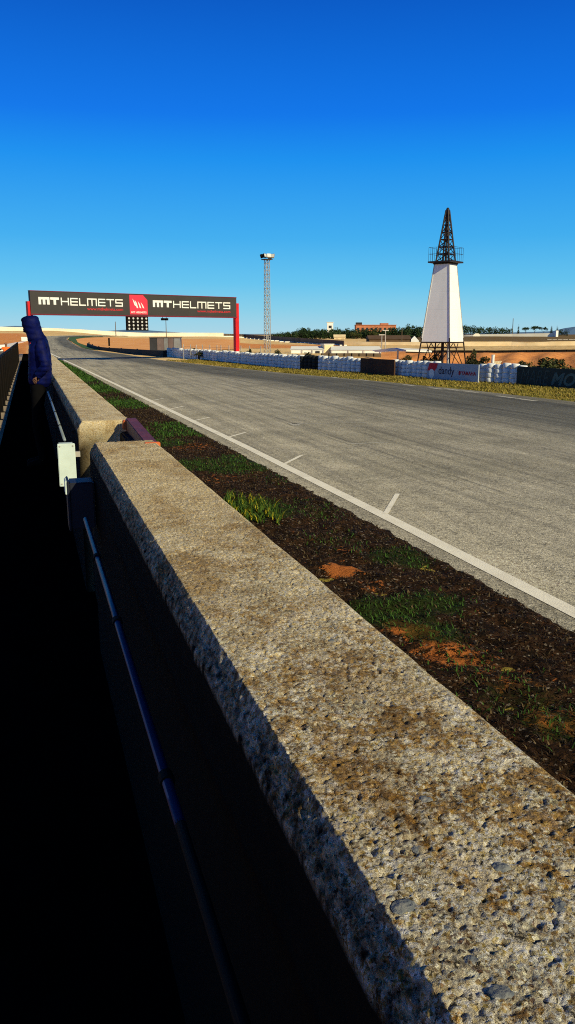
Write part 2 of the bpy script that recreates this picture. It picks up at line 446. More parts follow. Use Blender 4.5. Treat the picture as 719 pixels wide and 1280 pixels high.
def lerp_tab(tab, x):
    if x <= tab[0][0]: 
        (x0, y0), (x1, y1) = tab[0], tab[1]
        return y0
    for (x0, y0), (x1, y1) in zip(tab, tab[1:]):
        if x <= x1: return y0+(y1-y0)*(x-x0)/(x1-x0)
    return tab[-1][1]
ASPH_L = [(-60, 3.3), (6, 3.32), (13, 3.22), (20, 3.1), (31, 2.9), (45, 2.7), (65, 2.2)]
LINE = [(-60, 3.6), (8, 3.6), (14, 3.55), (31, 3.24), (45, 2.98), (65.7, 2.545)]
EDGE_R = [(-60, 15.6), (20, 15.3), (25, 15.0), (31, 14.2), (41, 12.3), (52, 11.0), (63.4, 9.67)]
ys = [-60, -40, -25, -15, -8, -4]+[i*1.0 for i in range(0, 66, 1)]
L = []; Rr = []
for y in ys:
    L.append((lerp_tab(ASPH_L, y), y)); Rr.append((lerp_tab(EDGE_R, y), y))
# the bend beyond the gantry, read as left and right edge along the road
far_l = [(62, 441.5), (52, 436), (46, 430), (45, 425), (50, 422), (62, 420.3), (80, 419.7), (110, 419.4), (160, 419.4)]
far_r = [(150, 442.2), (118, 438.4), (102, 435.3), (91, 429.5), (84, 424.8), (86, 422.2), (95, 421.0), (118, 420.5), (160, 420.4)]
for a, b in zip(far_l, far_r):
    L.append(tuple(gnd(*a)[:2])); Rr.append(tuple(gnd(*b)[:2]))
def resample(P, n):
    out = []
    for i in range(len(P)-1):
        for k in range(n): out.append(Vector(P[i]).lerp(Vector(P[i+1]), k/n))
    out.append(Vector(P[-1])); return out
L, Rr = resample(L, 3), resample(Rr, 3)
def track_mesh():
    n = 14; vs = []; cols = []
    for a, b in zip(L, Rr):
        for k in range(n+1):
            p = a.lerp(b, k/n); D = depth(p.x, p.y)
            vs.append((p.x, p.y, T(p.x, p.y)+.004+.05*sstep(70, 110, D))); cols.append(k/n)
    fs = [(i*(n+1)+k, i*(n+1)+k+1, (i+1)*(n+1)+k+1, (i+1)*(n+1)+k) for i in range(len(L)-1) for k in range(n)]
    me = bpy.data.meshes.new('track'); me.from_pydata(vs, [], fs)
    c = me.color_attributes.new('lane', 'FLOAT_COLOR', 'POINT')
    for d, k in zip(c.data, cols): d.color = (k, k, k, 1)
    me.materials.append(ASPH); o = bpy.data.objects.new('track', me); C.objects.link(o); tag(o, kind='structure')
track_mesh()
# painted markings
mb = MB()
yy = [-60, -30]+[i*1.5 for i in range(-6, 46)]
mb.sheet([(lerp_tab(LINE, y)-.075, y, .008) for y in yy], [(lerp_tab(LINE, y)+.075, y, .008) for y in yy])
pl = [gnd(u, v) for u, v in ((76, 448.2), (66, 443.8), (60, 440.2))]
mb.sheet([(p.x-.08, p.y, p.z+.03) for p in pl], [(p.x+.1, p.y, p.z+.03) for p in pl])
smesh(mb, 'edge_line', PAINT)
mb = MB()
for a, b in (((482, 642), (497, 617)), ((353, 581), (377, 569)), ((283, 547), (307, 540.5)), ((239, 526.5), (262, 521.5)), ((208, 512.5), (230, 507.5)), ((185, 501.5), (204, 498))):
    p, q = gp(*a, .009), gp(*b, .009); d = (q-p).normalized(); o = Vector((-d.y, d.x, 0))*.03
    mb.sheet([p+o, p-o][:1]+[q+o], [p-o]+[q-o])
smesh(mb, 'grid_marks', PAINT)
mb = MB()
for a, b, w in (((365, 529.5), (458, 528.5), .05), ((435, 555), (490, 552.5), .04), ((365, 529), (372, 532), .1)):
    p, q = gp(*a, .0085), gp(*b, .0085); d = (q-p).normalized(); o = Vector((-d.y, d.x, 0))*w
    mb.sheet([p+o, q+o], [p-o, q-o])
for u, v in ((512, 481.5), (545, 485.5), (566, 487), (588, 489.5), (632, 496), (658, 499.5), (455, 475), (420, 472)):
    p = gp(u, v, .0085); mb.sheet([p+Vector((-.12, -.5, 0)), p+Vector((-.12, .5, 0))], [p+Vector((.1, -.5, 0)), p+Vector((.1, .5, 0))])
smesh(mb, 'faded_grid_marks', FADED)

# verge between the wall and the asphalt
ORG_P = [(gp(427, 717), .13, 1.0), (gp(503, 790), .11, 1.0), (gp(528, 797), .12, .8), (gp(560, 822), .20, .55), (gp(590, 835), .14, .4), (gp(280, 600), .3, .25), (gp(240, 560), .4, .3), (gp(690, 905), .15, .5), (gp(470, 735), .12, .3), (gp(630, 850), .2, .25), (gp(440, 690), .15, .3)]
GRN_P = [(gp(490, 770), .26, 1.0), (gp(600, 840), .25, .35), (gp(655, 880), .3, .4), (gp(420, 680), .3, .35), (gp(385, 640), .4, .4), (gp(545, 757), .22, .7), (gp(500, 700), .30, .6), (gp(318, 640), .42, 1.0), (gp(290, 585), .5, 1.0), (gp(255, 583), .4, 1.), (gp(300, 575), .3, 1.), (gp(225, 535), .6, .9), (gp(250, 542), .5, .9), (gp(195, 545), .5, .8), (gp(205, 556), .4, .8), (gp(160, 505), 1.2, .9), (gp(130, 487), 1.6, 1), (gp(110, 473), 2.6, 1), (gp(95, 462), 4, 1), (gp(85, 455), 6, 1), (gp(540, 795), .2, .7), (gp(690, 910), .2, .5), (gp(350, 600), .3, .4)]
def patch(P, x, y):
    s = 0
    for p, r, k in P:
        d = math.hypot((x-p.x), (y-p.y)*.8)/r
        if d < 1.6: s = max(s, k*(1-sstep(.5, 1.6, d)))
    return s
def vz(x, y):
    e = sstep(.0, .25, lerp_tab(ASPH_L, y)+.05-x)
    return .012+e*(.015+.035*noise.fractal(Vector((x*4, y*4, 0)), 1, 2, 4))
def verge():
    vs = []; fs = []; cols = []; rows = []; y = -3.0
    while y < 64:
        rows.append(y); y += max(.03, .009*abs(y)) if y > 0 else .15
    n = 84
    for y in rows:
        xr = lerp_tab(ASPH_L, y)+.02
        for k in range(n+1):
            x = .5+(xr-.5)*k/n
            if k == n: x += .07*noise.noise(Vector((y*3, 0, 0)))+.05*noise.noise(Vector((y*11, 3, 0)))
            vs.append((x, y, vz(x, y) if k < n else .0065)); cols.append((patch(ORG_P, x, y), patch(GRN_P, x, y), 0))
    for i in range(len(rows)-1):
        for k in range(n): fs.append((i*(n+1)+k, i*(n+1)+k+1, (i+1)*(n+1)+k+1, (i+1)*(n+1)+k))
    me = bpy.data.meshes.new('verge'); me.from_pydata(vs, [], fs)
    c = me.color_attributes.new('cover', 'FLOAT_COLOR', 'POINT')
    for d, q in zip(c.data, cols): d.color = (*q, 1)
    me.materials.append(SOIL); o = bpy.data.objects.new('verge', me); C.objects.link(o); tag(o, kind='structure')
verge()
def blades(name, mat, n, pick, hgt, wid, lean, label=None, flat=False):
    mb = MB()
    for _ in range(n):
        q = pick()
        if q is None: continue
        x, y, z, s = q
        h = hgt*random.uniform(.5, 1.3)*s; w = wid*random.uniform(.6, 1.4)*s; a = random.uniform(0, 2*math.pi)
        d = Vector((math.cos(a), math.sin(a), 0)); o = Vector((-d.y, d.x, 0))*w/2
        b = Vector((x, y, z)); ln = random.uniform(.1, lean)
        if flat: h *= .35
        m = b+d*h*ln*.4+Vector((0, 0, h*.6)); t = b+d*h*ln*1.3+Vector((0, 0, h*(1 if not flat else .5)))
        mb.add([b-o, b+o, m+o*.8, m-o*.8, t], [(0, 1, 2, 3), (3, 2, 4)])
    ob = mb.build(name, mat, fix=False); return tag(ob, label, None, None, 'stuff')
def near_y():
    return 1.0+28*random.random()**2.2
def pick_litter():
    y = near_y(); x = random.uniform(.55, lerp_tab(ASPH_L, y)+.02)
    if patch(ORG_P, x, y) > .45 and random.random() < .85: return None
    if noise.noise(Vector((x*3, y*3, 9))) < -.15 and random.random() < .6: return None
    return x, y, vz(x, y), 1+.05*y
def pick_green():
    y = near_y()*1.0; x = random.uniform(.55, lerp_tab(ASPH_L, y)-.05); p = patch(GRN_P, x, y)
    if random.random() > p*(.5+noise.noise(Vector((x*7, y*7, 2)))): return None
    return x, y, vz(x, y), 1+.04*y
def pick_fargreen():
    y = random.uniform(14, 62); x = random.uniform(.6, lerp_tab(ASPH_L, y)-.1); p = patch(GRN_P, x, y)
    if random.random() > p*(.55+noise.noise(Vector((x*2, y*.8, 2)))): return None
    return x, y, vz(x, y), 1+.03*y
def pick_weed():
    c = gp(318, 640); a = random.uniform(0, 6.28); r = random.random()**.7
    x, y = c.x+.30*r*math.cos(a)-.05, c.y+.80*r*math.sin(a)
    if noise.noise(Vector((x*9, y*6, 1))) < -.05: return None
    return x, y, vz(x, y), 1
blades('plant_litter', DRYW, 60000, pick_litter, .016, .0065, 1.9)
blades('verge_grass', GRASSG, 120000, pick_green, .022, .006, 1.6)
blades('distant_verge_grass', GRASSG, 30000, pick_fargreen, .045, .012, 1.2)
tag(blades('flowering_weed', GRASSY, 1300, pick_weed, .085, .011, 1.1), 'yellow-green flowering weed on the dark verge beside the near wall', 'weed', None, 'thing')
def pick_right():
    y = random.uniform(8, 62); x0 = lerp_tab(EDGE_R, y)
    x = x0+random.uniform(.05, 5)**1.0
    if noise.noise(Vector((x*.8, y*.5, 4))) < -.1 and random.random() < .7: return None
    return x, y, T(x, y), 1+.015*y
blades('trackside_grass', DRYG, 60000, pick_right, .045, .020, 1.6)

# walkway on its raised platform, pit lane, floor strip painted lighter as sunlit
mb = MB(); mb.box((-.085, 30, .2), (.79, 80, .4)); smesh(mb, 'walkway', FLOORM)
mb = MB(); mb.box((-.62, 30, .202), (.28, 80, .404)); smesh(mb, 'lit_floor_strip', LITFLOORM)
mb = MB(); yl = [-10+4*i for i in range(35)]
mb.sheet([(-1.42, y, T(-1.42, y)+.006) for y in yl], [(-9, y, T(-9, y)+.006) for y in yl]); smesh(mb, 'pit_lane', PITM)
# runoff and gravel in the bend
def far_patch(name, mat, px, lift):
    P = [gnd(u, v) for u, v in px]; me = bpy.data.meshes.new(name)
    bm = bmesh.new(); f = bm.faces.new([bm.verts.new((p.x, p.y, 0)) for p in P])
    bmesh.ops.triangulate(bm, faces=[f])
    for _ in range(4): bmesh.ops.subdivide_edges(bm, edges=bm.edges[:], cuts=1, use_grid_fill=True)
    for v in bm.verts: v.co.z = T(v.co.x, v.co.y)+lift
    bmesh.ops.recalc_face_normals(bm, faces=bm.faces[:])
    bm.to_mesh(me); bm.free(); me.materials.append(mat)
    o = bpy.data.objects.new(name, me); C.objects.link(o); return tag(o, kind='structure')
far_patch('gravel_trap', GRAVEL, [(104, 436.0), (92, 430), (86, 425), (88, 422.8), (100, 421.6), (140, 421.6), (205, 423.5), (300, 426), (300, 437), (230, 439), (190, 440), (150, 438)], .055)
far_patch('runoff', TRACKG, [(104, 435.8), (92.5, 429.5), (85, 424.8), (87, 422.4), (96, 421.2), (128, 420.9), (130, 421.7), (106, 422.6), (95, 424.2), (97, 428), (108, 432.5), (124, 438.2)], .07)

# ------------------------------------------------------------------ concrete pit walls
XL, XR, ZT, CH = .243, .552, 1.45, .047
def pit_wall(name, label, y0, y1, z0, step, fine):
    ya = [y0]
    while ya[-1] < y1:
        ya.append(ya[-1]+max(.0018, step*math.hypot(.5, ya[-1])))
    ya[-1] = y1
    # profile from the foot on the left, over the top, down the right side; s = 1 where shade is painted near-black
    prof = []
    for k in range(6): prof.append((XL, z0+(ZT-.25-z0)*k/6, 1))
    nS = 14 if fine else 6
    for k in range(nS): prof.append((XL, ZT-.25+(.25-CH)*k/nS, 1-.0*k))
    nC = 26 if fine else 6
    for k in range(nC): prof.append((XL+.027*k/nC, ZT-CH+CH*k/nC, 0))
    nT = 128 if fine else 24
    for k in range(nT+1): prof.append((XL+.027+(XR-.012-XL-.027)*k/nT, ZT, 0))
    prof += [(XR-.004, ZT-.003, 0), (XR, ZT-.012, 0)]
    for k in range(1, 7): prof.append((XR, ZT-.012-(ZT-.012-z0)*k/6, 0))
    iC0, iC1 = 6+nS, 6+nS+nC; n = len(prof); vs = []; cols = []
    for y in ya:
        chip = .006*max(0, noise.noise(Vector((y*9, 4, 1)))-.15)+.006*max(0, noise.noise(Vector((y*55, 7, 1)))-.15)
        for i, (x, z, s) in enumerate(prof):
            p = Vector((x, y, z)); q = s
            if iC0 <= i < iC1:
                t = (i-iC0)/nC
                d = .0044*noise.fractal(Vector((x*100, y*100, z*100)), .5, 2.2, 3)+.002*noise.noise(Vector((x*28, y*28, z*28)))
                p += Vector((-.82, 0, .57))*d*math.sin(math.pi*min(1, t*.9+.1))
                p += Vector((1, 0, -.6))*chip*t
                q = .62-.35*t+.75*max(-.4, noise.noise(Vector((x*75, y*75, z*75))))
            elif i >= iC1 and z > ZT-.001:
                e = min(1, (x-XL-.027)/.010)
                d = .0015*noise.fractal(Vector((x*11, y*11, 3)), 1, 2, 3)
                d += .0026*(abs(noise.noise(Vector((x*150, y*150, 5))))-.25)+.0012*noise.noise(Vector((x*330, y*330, 2)))
                for fq, am, th_ in ((125, .0075, .16), (70, .0085, .30), (33, .009, .43)):
                    h = noise.noise(Vector((x*fq, y*fq, fq)))
                    if h > th_: d -= am*(h-th_)
                p.z += d
                p.z -= .7*chip*(1-e)
                p.x += chip*(1-e)
            elif i >= 6 and i < iC0:
                p.x += .003*noise.fractal(Vector((3, y*12, z*12)), 1, 2, 3)
            elif i >= iC1: p.x += .003*noise.noise(Vector((9, y*8, z*8)))
            vs.append(tuple(p)); cols.append(q)
    fs = [(j*n+i, j*n+i+1, (j+1)*n+i+1, (j+1)*n+i) for j in range(len(ya)-1) for i in range(n-1)]
    # ends: a rougher lip
    for j, flip in ((0, False), (len(ya)-1, True)):
        ring = list(range(j*n, j*n+n)); fs.append(tuple(ring if flip else reversed(ring)))
    me = bpy.data.meshes.new(name); me.from_pydata(vs, [], fs)
    c = me.color_attributes.new('painted_shade', 'FLOAT_COLOR', 'POINT')
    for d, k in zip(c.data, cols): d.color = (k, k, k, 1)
    bm = bmesh.new(); bm.from_mesh(me); bmesh.ops.recalc_face_normals(bm, faces=bm.faces[:]); bm.to_mesh(me); bm.free()
    sm = [len(p.vertices) == 4 for p in me.polygons]; me.polygons.foreach_set('use_smooth', sm)
    me.materials.append(CONC); o = bpy.data.objects.new(name, me); C.objects.link(o)
    return tag(o, label, 'wall', 'concrete pit wall sections')
FORE = pit_wall('concrete_wall', 'long weathered concrete wall in the foreground with ochre lichen on its top', -.3, 3.88, 0, .0030, True)
PEB = simple('embedded_stone', (.10, .12, .145), (.22, .22, .21), 60, .9, .4, 200)
for u, v, r in ((627, 1083, .010), (505, 1132, .013), (627, 1240, .011), (700, 1132, .012), (532, 998, .009), (640, 1030, .006), (560, 1160, .007), (478, 880, .007), (590, 1200, .008), (668, 1010, .007), (415, 800, .008), (520, 1060, .006)):
    p = gp(u, v, ZT); bm = bmesh.new(); bmesh.ops.create_icosphere(bm, subdivisions=3, radius=r)
    for w in bm.verts: w.co = Vector((w.co.x*.95, w.co.y*.75, w.co.z*.34))*(1+.25*noise.noise(w.co*150+Vector((u, 0, 0))))
    me = bpy.data.meshes.new('pebble'); bm.to_mesh(me); bm.free(); me.materials.append(PEB)
    o = bpy.data.objects.new('pebble', me); C.objects.link(o); o.parent = FORE; o.location = (p.x, p.y, ZT-.0020); o.rotation_euler = (0, 0, u*.1)
pit_wall('concrete_wall', 'second concrete wall running on to the bend, its cut end lit yellow by the gap', 4.86, 50, 0, .009, False)

def pd(u, D):
    """ground point on the bearing of column u at depth D along the view axis"""
    d = ray(u, 418); t = D/(d[0]*sp+d[1]*cp); return d[0]*t, d[1]*t
def wp(u, D, vt, vb=None, z0=None):
    x, y = pd(u, D); zt = zpx(x, y, vt)
    return (x, y, zpx(x, y, vb) if vb is not None else z0 if z0 is not None else T(x, y)-.4, zt)

# ------------------------------------------------------------------ gap fittings
t = thing('steel_beam', 'brown steel box beam with bright orange end plates bridging the gap between the walls', 'beam', (0, 0, 0))
mb = MB(); mb.bar((.528, 3.80, 1.405), (.548, 4.80, 1.425), .062, .085); mb.build('box_section', BROWNSTEEL, t, bevel=.004)
mb = MB(); mb.box((.527, 3.785, 1.405), (.074, .028, .095)); mb.build('end_plate', ORANGE, t, bevel=.003)
mb = MB(); mb.box((.540, 4.785, 1.430), (.085, .05, .055)); mb.build('end_plate', ORANGE, t, bevel=.004)
mb = MB(); mb.box((.50, 4.30, 1.32), (.05, .92, .15)); mb.build('black_strip', BLACKM, t, bevel=.01)  # black strip along the left of the beam
mb = MB(); mb.box((.535, 4.75, .69), (.06, .05, 1.38)); mb.box((.535, 3.93, .69), (.06, .05, 1.37)); mb.build('post', BROWNSTEEL, t)

mb = MB(); mb.box((.40, 4.37, .55), (.22, .96, 1.10)); mb.build('added_sun_block', BLACKM, t)  # added black panel that keeps the sun out of the lower gap
t = thing('junction_box', 'white plastic junction box lit by the sun at the end of the far wall', 'junction box', (.165, 4.72, 1.225))
mb = MB(); mb.box((0, 0, 0), (.088, .09, .235)); mb.build('case', BOXW, t, bevel=.006)
mb = MB(); mb.box((0, -.052, 0), (.096, .014, .245)); mb.build('lid', BOXW, t, bevel=.003)
for a, b in ((-1, -1), (1, -1), (1, 1), (-1, 1)):
    mb = MB(); mb.tube((a*.036, -.058, b*.108), (a*.036, -.0615, b*.108), .005); mb.build('screw', GALV, t)
mb = MB(); mb.bar((.04, .02, .05), (.078, .02, .05), .03); mb.build('bracket', GALV, t)
t = thing('junction_box', 'grey-blue junction box in shade on the near wall, in front of the white one', 'junction box', (.178, 3.66, 1.205))
mb = MB(); mb.box((.004, 0, 0), (.108, .13, .21)); mb.build('case', BOXB, t, bevel=.006)
mb = MB(); mb.box((-.053, 0, .002), (.010, .15, .225)); mb.build('lid', BOXB, t, bevel=.003)
mb = MB(); mb.box((-.062, -.02, .085), (.008, .10, .06)); mb.build('lit_edge', BOXW, t, bevel=.002)  # pale piece that paints the sunlit edge of the box

def conduit(label, y0, y1, x, z, joints, mat, fade_end=False):
    t = thing('conduit_pipe', label, 'pipe', (0, 0, 0), 0, 'conduit pipes along the walls')
    mb = MB(); mb.tube((x, y0, z), (x, y1, z), .0086, n=14); mb.build('pipe', mat, t, smooth=True)
    if fade_end:
        mb = MB(); pts = [(x, y0+.005, z), (x, .25, z)]; mb.path(pts, .0086, 12); mb.build('shaded_pipe_end', BLACKM, t, smooth=True)  # black length of pipe, painting its fade into shade
    for y in joints:
        mb = MB(); mb.tube((x, y-.012, z), (x, y+.012, z), .0125, n=14); mb.bar((x, y, z), (x+.012, y, z-.0), .012, .010); mb.build('clip', BLACKM, t)
conduit('blue-grey conduit pipe with dark clips in the shade below the near wall', 1.04, 3.12, .166, 1.25, (1.17, 1.93, 2.55), PVC, True)
conduit('pale conduit pipe along the far wall behind the junction boxes', 4.85, 9.1, .165, 1.345, (5.6, 6.6, 7.7), BLUEPVC)

# ------------------------------------------------------------------ black railing beside the walkway
t = thing('railing', 'black steel railing with upright bars along the left of the walkway', 'railing', (-.60, 0, .404))
mb = MB(); mb.bar((0, 7.9, 1.08), (0, 50, 1.08), .05, .04); mb.build('handrail', BLACKM, t)
mb = MB(); mb.bar((0, 7.9, .12), (0, 50, .12), .03, .03); mb.build('bottom_rail', BLACKM, t)
for k in range(28):
    y = 8+k*1.55
    mb = MB(); mb.bar((0, y, 0), (0, y, 1.06), .055); mb.box((0, y, .006), (.12, .12, .012)); mb.build('post', BLACKM, t)
    if k < 27:
        mb = MB()
        for j in range(1, 12): mb.tube((0, y+j*.129, .12), (0, y+j*.129, 1.07), .010, n=5)
        mb.build('infill_bars', BLACKM, t)

# ------------------------------------------------------------------ people
def skin_obj(name, nodes, edges, mat, parent, sub=2, quilt=None, root=0):
    me = bpy.data.meshes.new(name+'_cage'); me.from_pydata([n[0] for n in nodes], edges, [])
    o = bpy.data.objects.new(name+'_cage', me); C.objects.link(o)
    o.modifiers.new('skin', 'SKIN'); 
    for i, d in enumerate(me.skin_vertices[0].data):
        r = nodes[i][1]; d.radius = r if isinstance(r, tuple) else (r, r); d.use_root = (i == root)
    s = o.modifiers.new('sub', 'SUBSURF'); s.levels = sub; s.render_levels = sub
    dg = bpy.context.evaluated_depsgraph_get(); dg.update()
    m2 = bpy.data.meshes.new_from_object(o.evaluated_get(dg)); m2.name = name
    bpy.data.objects.remove(o); 
    if quilt:
        cs = [v.co.copy() for v in m2.vertices]; ns = [v.normal.copy() for v in m2.vertices]
        for v, c, n in zip(m2.vertices, cs, ns): v.co = c+n*quilt(c)
    m2.materials.clear(); m2.materials.append(mat); m2.polygons.foreach_set('use_smooth', [True]*len(m2.polygons))
    q = bpy.data.objects.new(name, m2); C.objects.link(q); q.parent = parent; return q
class Graph:
    def __init__(s): s.n = []; s.e = []
    def a(s, p, r, prev=None):
        s.n.append((tuple(p), r)); i = len(s.n)-1
        if prev is not None: s.e.append((prev, i))
        return i
    def chain(s, prev, pts):
        for p, r in pts: prev = s.a(p, r, prev)
        return prev
def add_hand(g, wrist, palm_dir, spread, curl, k=1.0):
    """palm, four unequal fingers and a thumb grown from a wrist node"""
    wi, wpos = wrist; d = Vector(palm_dir).normalized(); sd = Vector(spread).normalized(); cu = Vector(curl).normalized()
    pm = g.a(Vector(wpos)+d*.045*k, (.026*k, .016*k), wi); kn = g.a(Vector(wpos)+d*.085*k, (.030*k, .014*k), pm)
    base = Vector(wpos)+d*.09*k
    for j, ln in enumerate((.070, .080, .075, .058)):
        b = base+sd*(j-1.5)*.019*k
        g.chain(kn, [(b, .0085*k), (b+d*ln*.5*k+cu*.012*k, .008*k), (b+d*ln*.8*k+cu*.035*k, .007*k)])
    tb = Vector(wpos)+d*.03*k-sd*.032*k
    g.chain(pm, [(tb, .011*k), (tb+d*.035*k-sd*.012*k+cu*.01*k, .009*k), (tb+d*.06*k-sd*.006*k+cu*.022*k, .008*k)])

def person_navy():
    # local frame: faces -x, feet at z = 0
    t = thing('person', 'person in a navy quilted jacket with the hood up, leaning on the wall', 'person', (.045, 10.0, .404)); t.scale = (.83, .92, 1.03)
    g = Graph()
    pel = g.a((.05, 0, .93), (.095, .09))
    b1 = g.a((.07, 0, 1.12), (.10, .09), pel); b2 = g.a((.09, 0, 1.28), (.11, .10), b1); b3 = g.a((.065, 0, 1.40), (.07, .065), b2)
    nk = g.a((.03, 0, 1.50), (.05, .05), b3); hd = g.a((-.015, 0, 1.60), (.080, .072), nk); hm = g.a((-.02, 0, 1.66), (.080, .074), hd); ht = g.a((.0, 0, 1.70), (.05, .045), hm)
    g.chain(hd, [((-.088, 0, 1.615), .016), ((-.107, 0, 1.60), .009)])
    g.chain(hd, [((-.07, 0, 1.555), .022), ((-.085, 0, 1.545), .012)])
    for s in (-1, 1):
        g.chain(hm, [((.01, s*.085, 1.62), .012), ((.018, s*.094, 1.63), .010)])
        h = g.chain(pel, [((.03, s*.09, .84), .075), ((-.01, s*.10, .50), .058), ((-.005, s*.10, .46), .054), ((.04, s*.10, .10), .040), ((-.02, s*.105, .045), .038), ((-.13, s*.12, .03), .028)])
        sh = g.chain(b3, [((.085, s*.15, 1.36), .034), ((.15, s*.235, 1.20), .044), ((.155, s*.235, 1.16), .042), ((.075, s*.20, 1.09), .034)])
        w = g.a((.045, s*.18, 1.065), (.024, .020), sh)
        add_hand(g, (w, (.045, s*.18, 1.065)), (-.55, -s*.15, -.82), (-.8, 0, .55), (.2, -s, 0), .85)
    skin_obj('body', g.n, g.e, SKIN, t, 2)
    def quilt(c):
        return .010*abs(math.sin(c.z*math.pi/.052+.5*c.x))**.6+.006*noise.noise(c*18)-.004
    g = Graph()
    p = g.a((.05, 0, .90), (.150, .165)); q = g.chain(p, [((.065, 0, 1.01), (.165, .17)), ((.09, 0, 1.15), (.17, .175)), ((.105, 0, 1.30), (.165, .175)), ((.075, 0, 1.42), (.125, .14)), ((.03, 0, 1.50), (.085, .085))])
    b3 = 4
    for s in (-1, 1):
        g.chain(b3-1, [((.085, s*.185, 1.385), .082), ((.15, s*.25, 1.20), .072), ((.160, s*.25, 1.15), .068), ((.095, s*.21, 1.10), .056), ((.042, s*.18, 1.055), .043), ((.025, s*.178, 1.035), .041)])
    skin_obj('jacket', g.n, g.e, NAVY, t, 3, quilt)
    g = Graph(); p = g.a((.055, 0, 1.42), (.13, .15)); g.chain(p, [((.045, 0, 1.50), (.105, .11)), ((.015, 0, 1.57), (.125, .12)), ((-.012, 0, 1.645), (.148, .135)), ((-.016, 0, 1.705), (.125, .115))])
    h = skin_obj('hood', g.n, g.e, NAVY, t, 3, lambda c: .007*noise.noise(c*16)+.006*abs(math.sin(c.z*math.pi/.06+c.x*9))**.6)
    for v in h.data.vertices:               # the opening for the face, with a raised rim
        c = v.co
        d = math.hypot(c.y/.072, (c.z-1.62)/.078)
        if c.x < .0 and d < 1.25:
            v.co.x += .085*(1-sstep(.8, 1.1, d)) - .022*math.exp(-((d-1.15)/.16)**2)
    g = Graph(); p = g.a((.05, 0, 1.0), (.12, .12)); p = g.a((.045, 0, .93), (.135, .15), p)
    for s in (-1, 1): g.chain(p, [((.03, s*.09, .82), .10), ((.012, s*.10, .68), .09), ((-.01, s*.105, .50), .078), ((-.005, s*.105, .45), .076), ((.04, s*.105, .12), .066), ((.045, s*.105, .07), .064)])
    skin_obj('trousers', g.n, g.e, TROUS, t, 2)
    for s in (-1, 1):
        g = Graph(); p = g.a((.05, s*.105, .055), (.046, .052)); g.chain(p, [((-.03, s*.112, .05), (.046, .05)), ((-.13, s*.125, .04), (.046, .038)), ((-.19, s*.13, .034), (.034, .026))])
        skin_obj('shoe', g.n, g.e, BLACKM, t, 2)
    return t
person_navy()

def person_vest():
    x, y = pd(6.5, 52); z = T(x, y)+.006
    t = thing('person', 'person in an orange high-visibility top with both arms spread, beyond the railing', 'person', (x, y, z), R(6))
    g = Graph(); pel = g.a((0, 0, .93), (.11, .08))
    b3 = g.chain(pel, [((0, 0, 1.12), (.11, .08)), ((0, -.01, 1.32), (.12, .09)), ((0, 0, 1.41), (.07, .06))])
    hd = g.chain(b3, [((0, 0, 1.50), .055), ((0, -.01, 1.60), .085), ((0, -.01, 1.68), .088), ((0, 0, 1.735), .055)])
    g.chain(hd-2, [((0, -.092, 1.615), .015), ((0, -.11, 1.60), .009)])
    for s in (-1, 1):
        g.chain(hd-1, [((s*.088, 0, 1.63), .012)])
        g.chain(pel, [((s*.10, 0, .85), .09), ((s*.12, -.01, .50), .058), ((s*.14, .01, .09), .042), ((s*.15, -.12, .035), .032)])
        w = g.chain(b3, [((s*.17, 0, 1.37), .045), ((s*.44, .0, 1.27), .045), ((s*.68, -.06, 1.21), .033)])
        add_hand(g, (w, (s*.68, -.06, 1.21)), (s, -.2, -.1), (0, -1, 0), (0, 0, -1))
    skin_obj('body', g.n, g.e, SKIN, t, 2)
    g = Graph(); p = g.a((0, 0, .86), (.18, .15)); q = g.chain(p, [((0, 0, 1.10), (.18, .145)), ((0, -.01, 1.32), (.19, .15)), ((0, 0, 1.45), (.11, .10))])
    for s in (-1, 1): g.chain(q-1, [((s*.20, 0, 1.39), .078), ((s*.30, 0, 1.335), .072)])
    skin_obj('vest', g.n, g.e, VEST, t, 2)
    for s in (-1, 1):
        g = Graph(); p = g.a((s*.30, 0, 1.335), .066); g.chain(p, [((s*.45, 0, 1.265), .058), ((s*.66, -.055, 1.215), .045)]); skin_obj('sleeve', g.n, g.e, BLACKM, t, 2)
    g = Graph(); p = g.a((0, 0, .92), (.17, .13))
    for s in (-1, 1): g.chain(p, [((s*.10, 0, .83), .11), ((s*.12, -.01, .50), .08), ((s*.14, .01, .06), .07)])
    skin_obj('trousers', g.n, g.e, TROUS, t, 2)
    g = Graph(); p = g.a((0, .015, 1.67), .096); g.chain(p, [((0, .01, 1.735), .066)]); skin_obj('hair', g.n, g.e, HAIR, t, 2)
person_vest()

# ------------------------------------------------------------------ lettering
def text_mesh(s, size, sx=1.0, bold=0.0, shear=0.0):
    cu = bpy.data.curves.new('lettering', 'FONT'); cu.body = s; cu.size = size; cu.offset = bold; cu.shear = shear; cu.resolution_u = 3
    o = bpy.data.objects.new('lettering_curve', cu); C.objects.link(o)
    dg = bpy.context.evaluated_depsgraph_get(); dg.update()
    me = bpy.data.meshes.new_from_object(o.evaluated_get(dg))
    vs = [(v.co.x*sx, v.co.y) for v in me.vertices]; fs = [tuple(p.vertices) for p in me.polygons]
    bpy.data.objects.remove(o); bpy.data.curves.remove(cu); bpy.data.meshes.remove(me)
    x0 = min(p[0] for p in vs); x1 = max(p[0] for p in vs); y0 = min(p[1] for p in vs); y1 = max(p[1] for p in vs)
    return vs, fs, (x0, x1, y0, y1)
def fit_text(mb, s, x0, x1, z0, z1, y, bold=0.0, shear=0.0):
    vs, fs, (a, b, c, d) = text_mesh(s, 1.0, 1, bold, shear)
    mb.add([(x0+(p[0]-a)/(b-a)*(x1-x0), y, z0+(p[1]-c)/(d-c)*(z1-z0)) for p in vs], fs)
